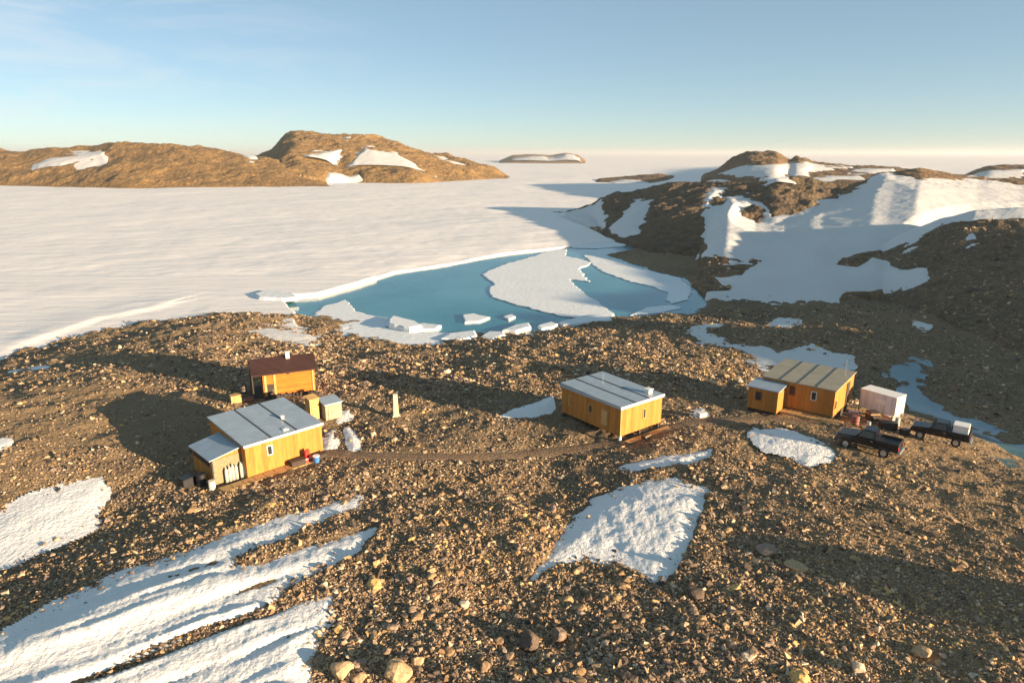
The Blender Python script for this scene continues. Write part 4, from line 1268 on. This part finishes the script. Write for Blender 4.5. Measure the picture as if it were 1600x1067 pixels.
def ice_slab(name, poly, ztop, thick, label, cat, jit=.25, tilt=(0, 0), step=1.0, group=None):
    pts = [at(a, b, ztop) for a, b in poly]
    out = []
    rr = random.Random(len(pts) * 7 + int(poly[0][0]))
    n = len(pts)
    for i in range(n):
        a, b = Vector(pts[i]), Vector(pts[(i + 1) % n])
        k = max(1, int((b - a).length / step))
        nrm = Vector((-(b - a).y, (b - a).x)).normalized() if (b - a).length > 0 else Vector((0, 0))
        for j in range(k):
            q = a.lerp(b, j / k)
            out.append(q + nrm * (rr.uniform(-jit, jit) if j else 0))
    c = sum(out, Vector((0, 0))) / len(out)
    bm = bmesh.new()
    tops, mids, bots = [], [], []
    for q in out:
        d = q - c
        dz = d.x * tilt[0] + d.y * tilt[1]
        ins = min(.35, .12 * d.length)
        dn = d.normalized() if d.length > 1e-6 else d
        tops.append(bm.verts.new((d.x - dn.x * ins, d.y - dn.y * ins, dz)))
        mids.append(bm.verts.new((d.x, d.y, dz - thick * .3)))
        bots.append(bm.verts.new((d.x * .98, d.y * .98, dz - thick)))
    m = len(out)
    for i in range(m):
        j = (i + 1) % m
        bm.faces.new([mids[i], mids[j], tops[j], tops[i]]); bm.faces.new([bots[i], bots[j], mids[j], mids[i]])
    f = bm.faces.new(tops)
    bmesh.ops.triangulate(bm, faces=[f])
    bmesh.ops.recalc_face_normals(bm, faces=bm.faces[:])
    me = bpy.data.meshes.new(name); bm.to_mesh(me); bm.free(); me.materials.append(M_FLOE)
    o = bpy.data.objects.new(name, me); COL.objects.link(o); o.location = (c.x, c.y, ztop)
    return tag(o, label, cat, group)


ice_slab('ice_floe', [(752,428),(770,420),(790,412),(830,401),(862,391),(886,390),(884,400),(905,404),(925,410),(905,420),(922,440),(892,436),(902,450),(925,466),(945,480),(960,490),(920,496),(880,494),(840,484),(800,474),(768,464),(764,452),(772,444)], -4.82, .3, 'large flat white ice floe filling the middle of the blue lake', 'ice floe', .35, step=1.2)
ice_slab('ice_floe', [(912,398),(945,402),(1000,419),(1060,433),(1082,452),(1074,468),(1050,474),(1040,468),(1046,458),(1020,447),(985,440),(940,424),(925,412)], -4.84, .25, 'long curved ice floe along the shaded right shore of the lake', 'ice floe', .35, step=1.2)
ice_slab('ice_floe', [(885,381),(920,378),(985,378),(975,384),(935,388),(895,387)], -4.8, .25, 'narrow ice floe at the far end of the lake below the cliffs', 'ice floe', .3, step=1.2)
ice_slab('ice_floe', [(1010,480),(1050,476),(1066,480),(1030,488),(985,492)], -4.86, .2, 'thin ice floe in the shaded right corner of the lake', 'ice floe', .2)
ice_slab('ice_floe', [(482,500),(505,478),(540,468),(548,476),(556,486),(580,492),(608,497),(612,508),(585,514),(545,512),(510,520),(488,518)], -4.88, .15, 'half sunken pale ice floe in the left corner of the lake', 'ice floe', .3)
ice_slab('ice_floe', [(472,528),(500,517),(548,513),(600,510),(640,517),(690,520),(738,519),(744,527),(700,538),(640,543),(580,546),(520,546),(484,540)], -4.72, .35, 'broad snow covered ice floe along the near shore of the lake', 'ice floe', .3)
ice_slab('ice_block', [(606,500),(614,491),(650,499),(660,508),(640,514),(608,508)], -4.1, .9, 'tall tilted white ice block at the near shore of the lake', 'ice block', .12, (-.05, -.06))
ice_slab('ice_block', [(722,491),(740,489),(766,495),(748,502),(726,503)], -4.68, .4, 'small flat ice block floating alone off the near shore', 'ice block', .12)
ice_slab('ice_block', [(786,494),(800,490),(806,494),(795,499)], -4.7, .4, 'tiny ice block floating right of the small flat one', 'ice block', .08)
ice_slab('ice_block', [(688,530),(702,519),(742,514),(746,524),(720,532)], -4.45, .6, 'ice block stranded at the shore, left end of the row', 'ice block', .12, (0, -.04))
ice_slab('ice_block', [(750,526),(764,516),(784,517),(790,523),(770,530)], -4.5, .6, 'small stranded ice block second from the left in the shore row', 'ice block', .12, (.02, -.03))
ice_slab('ice_block', [(784,516),(806,505),(826,502),(830,510),(806,518)], -4.4, .7, 'stranded ice block in the middle of the shore row', 'ice block', .12, (.02, -.05))
ice_slab('ice_block', [(840,508),(862,502),(872,505),(866,510),(846,513)], -4.5, .6, 'small stranded ice block left of the long ice ledge', 'ice block', .1)
ice_slab('ice_block', [(872,503),(900,495),(935,491),(960,490),(958,499),(920,502),(880,507)], -4.55, .6, 'long low ice ledge along the near shore right of the ice blocks', 'ice block', .15)
ice_slab('ice_block', [(396,458),(420,452),(460,457),(466,464),(440,466),(404,464)], -3.7, .7, 'bright ice block standing at the edge of the snow field by the lake', 'ice block', .2)
ice_slab('ice_block', [(640,507),(662,503),(690,507),(682,514),(650,515)], -4.5, .5, 'low ice block right of the tall tilted one', 'ice block', .12, (0, -.03))
#@@ENDOBJ@@

# thin air haze round the whole place, the sky outside it
hm = bpy.data.materials.new('air haze'); hm.use_nodes = True
hn = hm.node_tree; hn.nodes.remove(hn.nodes['Principled BSDF'])
pv = hn.nodes.new('ShaderNodeVolumePrincipled'); pv.inputs['Color'].default_value = (.9, .93, .97, 1); pv.inputs['Density'].default_value = .0001; pv.inputs['Anisotropy'].default_value = .2
hn.links.new(pv.outputs[0], hn.nodes['Material Output'].inputs['Volume'])
hb = MB().box(-41000, -41000, -11, 41000, 41000, 75).build('haze', hm); hb['kind'] = 'stuff'
# ------------------------------------------------------------------ sky, sun, camera
w = bpy.data.worlds.new('World'); SC.world = w; w.use_nodes = True
nt = w.node_tree; bg = nt.nodes['Background']
sky = nt.nodes.new('ShaderNodeTexSky'); sky.sky_type = 'NISHITA'; sky.sun_disc = False
sunv = Vector((math.cos(SUN_AZ) * math.cos(SUN_EL), math.sin(SUN_AZ) * math.cos(SUN_EL), math.sin(SUN_EL)))
sky.sun_elevation = SUN_EL; sky.sun_rotation = math.atan2(sunv.x, sunv.y)
sky.altitude = 200; sky.air_density = .6; sky.dust_density = .2; sky.ozone_density = 1.0
tc = nt.nodes.new('ShaderNodeTexCoord').outputs['Generated']
mp = nt.nodes.new('ShaderNodeMapping'); nt.links.new(tc, mp.inputs[0]); mp.inputs['Rotation'].default_value = (0, math.radians(-14), 0); mp.inputs['Scale'].default_value = (2.2, 2.2, 11)
cn = noise(nt, mp.outputs[0], 2.2, 6, .6, .8)
cr = ramp(nt, [(.42, (0, 0, 0)), (.75, (1, 1, 1))]); nt.links.new(cn.outputs['Fac'], cr.inputs[0])
dt = nt.nodes.new('ShaderNodeVectorMath'); dt.operation = 'DOT_PRODUCT'; nt.links.new(tc, dt.inputs[0]); dt.inputs[1].default_value = Vector((-.62, .74, .2)).normalized()
dr_ = ramp(nt, [(.86, (0, 0, 0)), (.99, (.55, .55, .55))]); nt.links.new(dt.outputs['Value'], dr_.inputs[0])
cf = mix(nt, 1.0, cr.outputs[0], dr_.outputs[0], 'MULTIPLY')
sky_fill = mix(nt, .46, sky.outputs[0], (1.75, 2.7, 3.05))     # even tint mixed into the sky: lifts fill light, dims the horizon
nt.links.new(mix(nt, cf, sky_fill, (4.6, 4.7, 4.7)), bg.inputs[0])
bg.inputs[1].default_value = .059
sl = bpy.data.lights.new('sun', 'SUN'); sl.energy = 5.0; sl.angle = math.radians(.5); sl.color = (1, .75, .48)
so = bpy.data.objects.new('sun', sl); COL.objects.link(so)
so.rotation_euler = sunv.to_track_quat('Z', 'Y').to_euler()

cd = bpy.data.cameras.new('camera'); cam = bpy.data.objects.new('camera', cd); COL.objects.link(cam)
cam.location = (0, 0, H); cam.rotation_euler = (math.pi / 2 - PITCH, 0, 0)
cd.sensor_width = 36; cd.lens = F / 1600 * 36; cd.clip_end = 100000; cd.clip_start = .5
SC.camera = cam
vs = SC.view_settings
vs.view_transform = 'Standard'; vs.look = 'None'; vs.exposure = 1.7; vs.gamma = 1.0
SC.render.engine = 'CYCLES'
SC.cycles.max_bounces = 5
SC.cycles.use_denoising = True
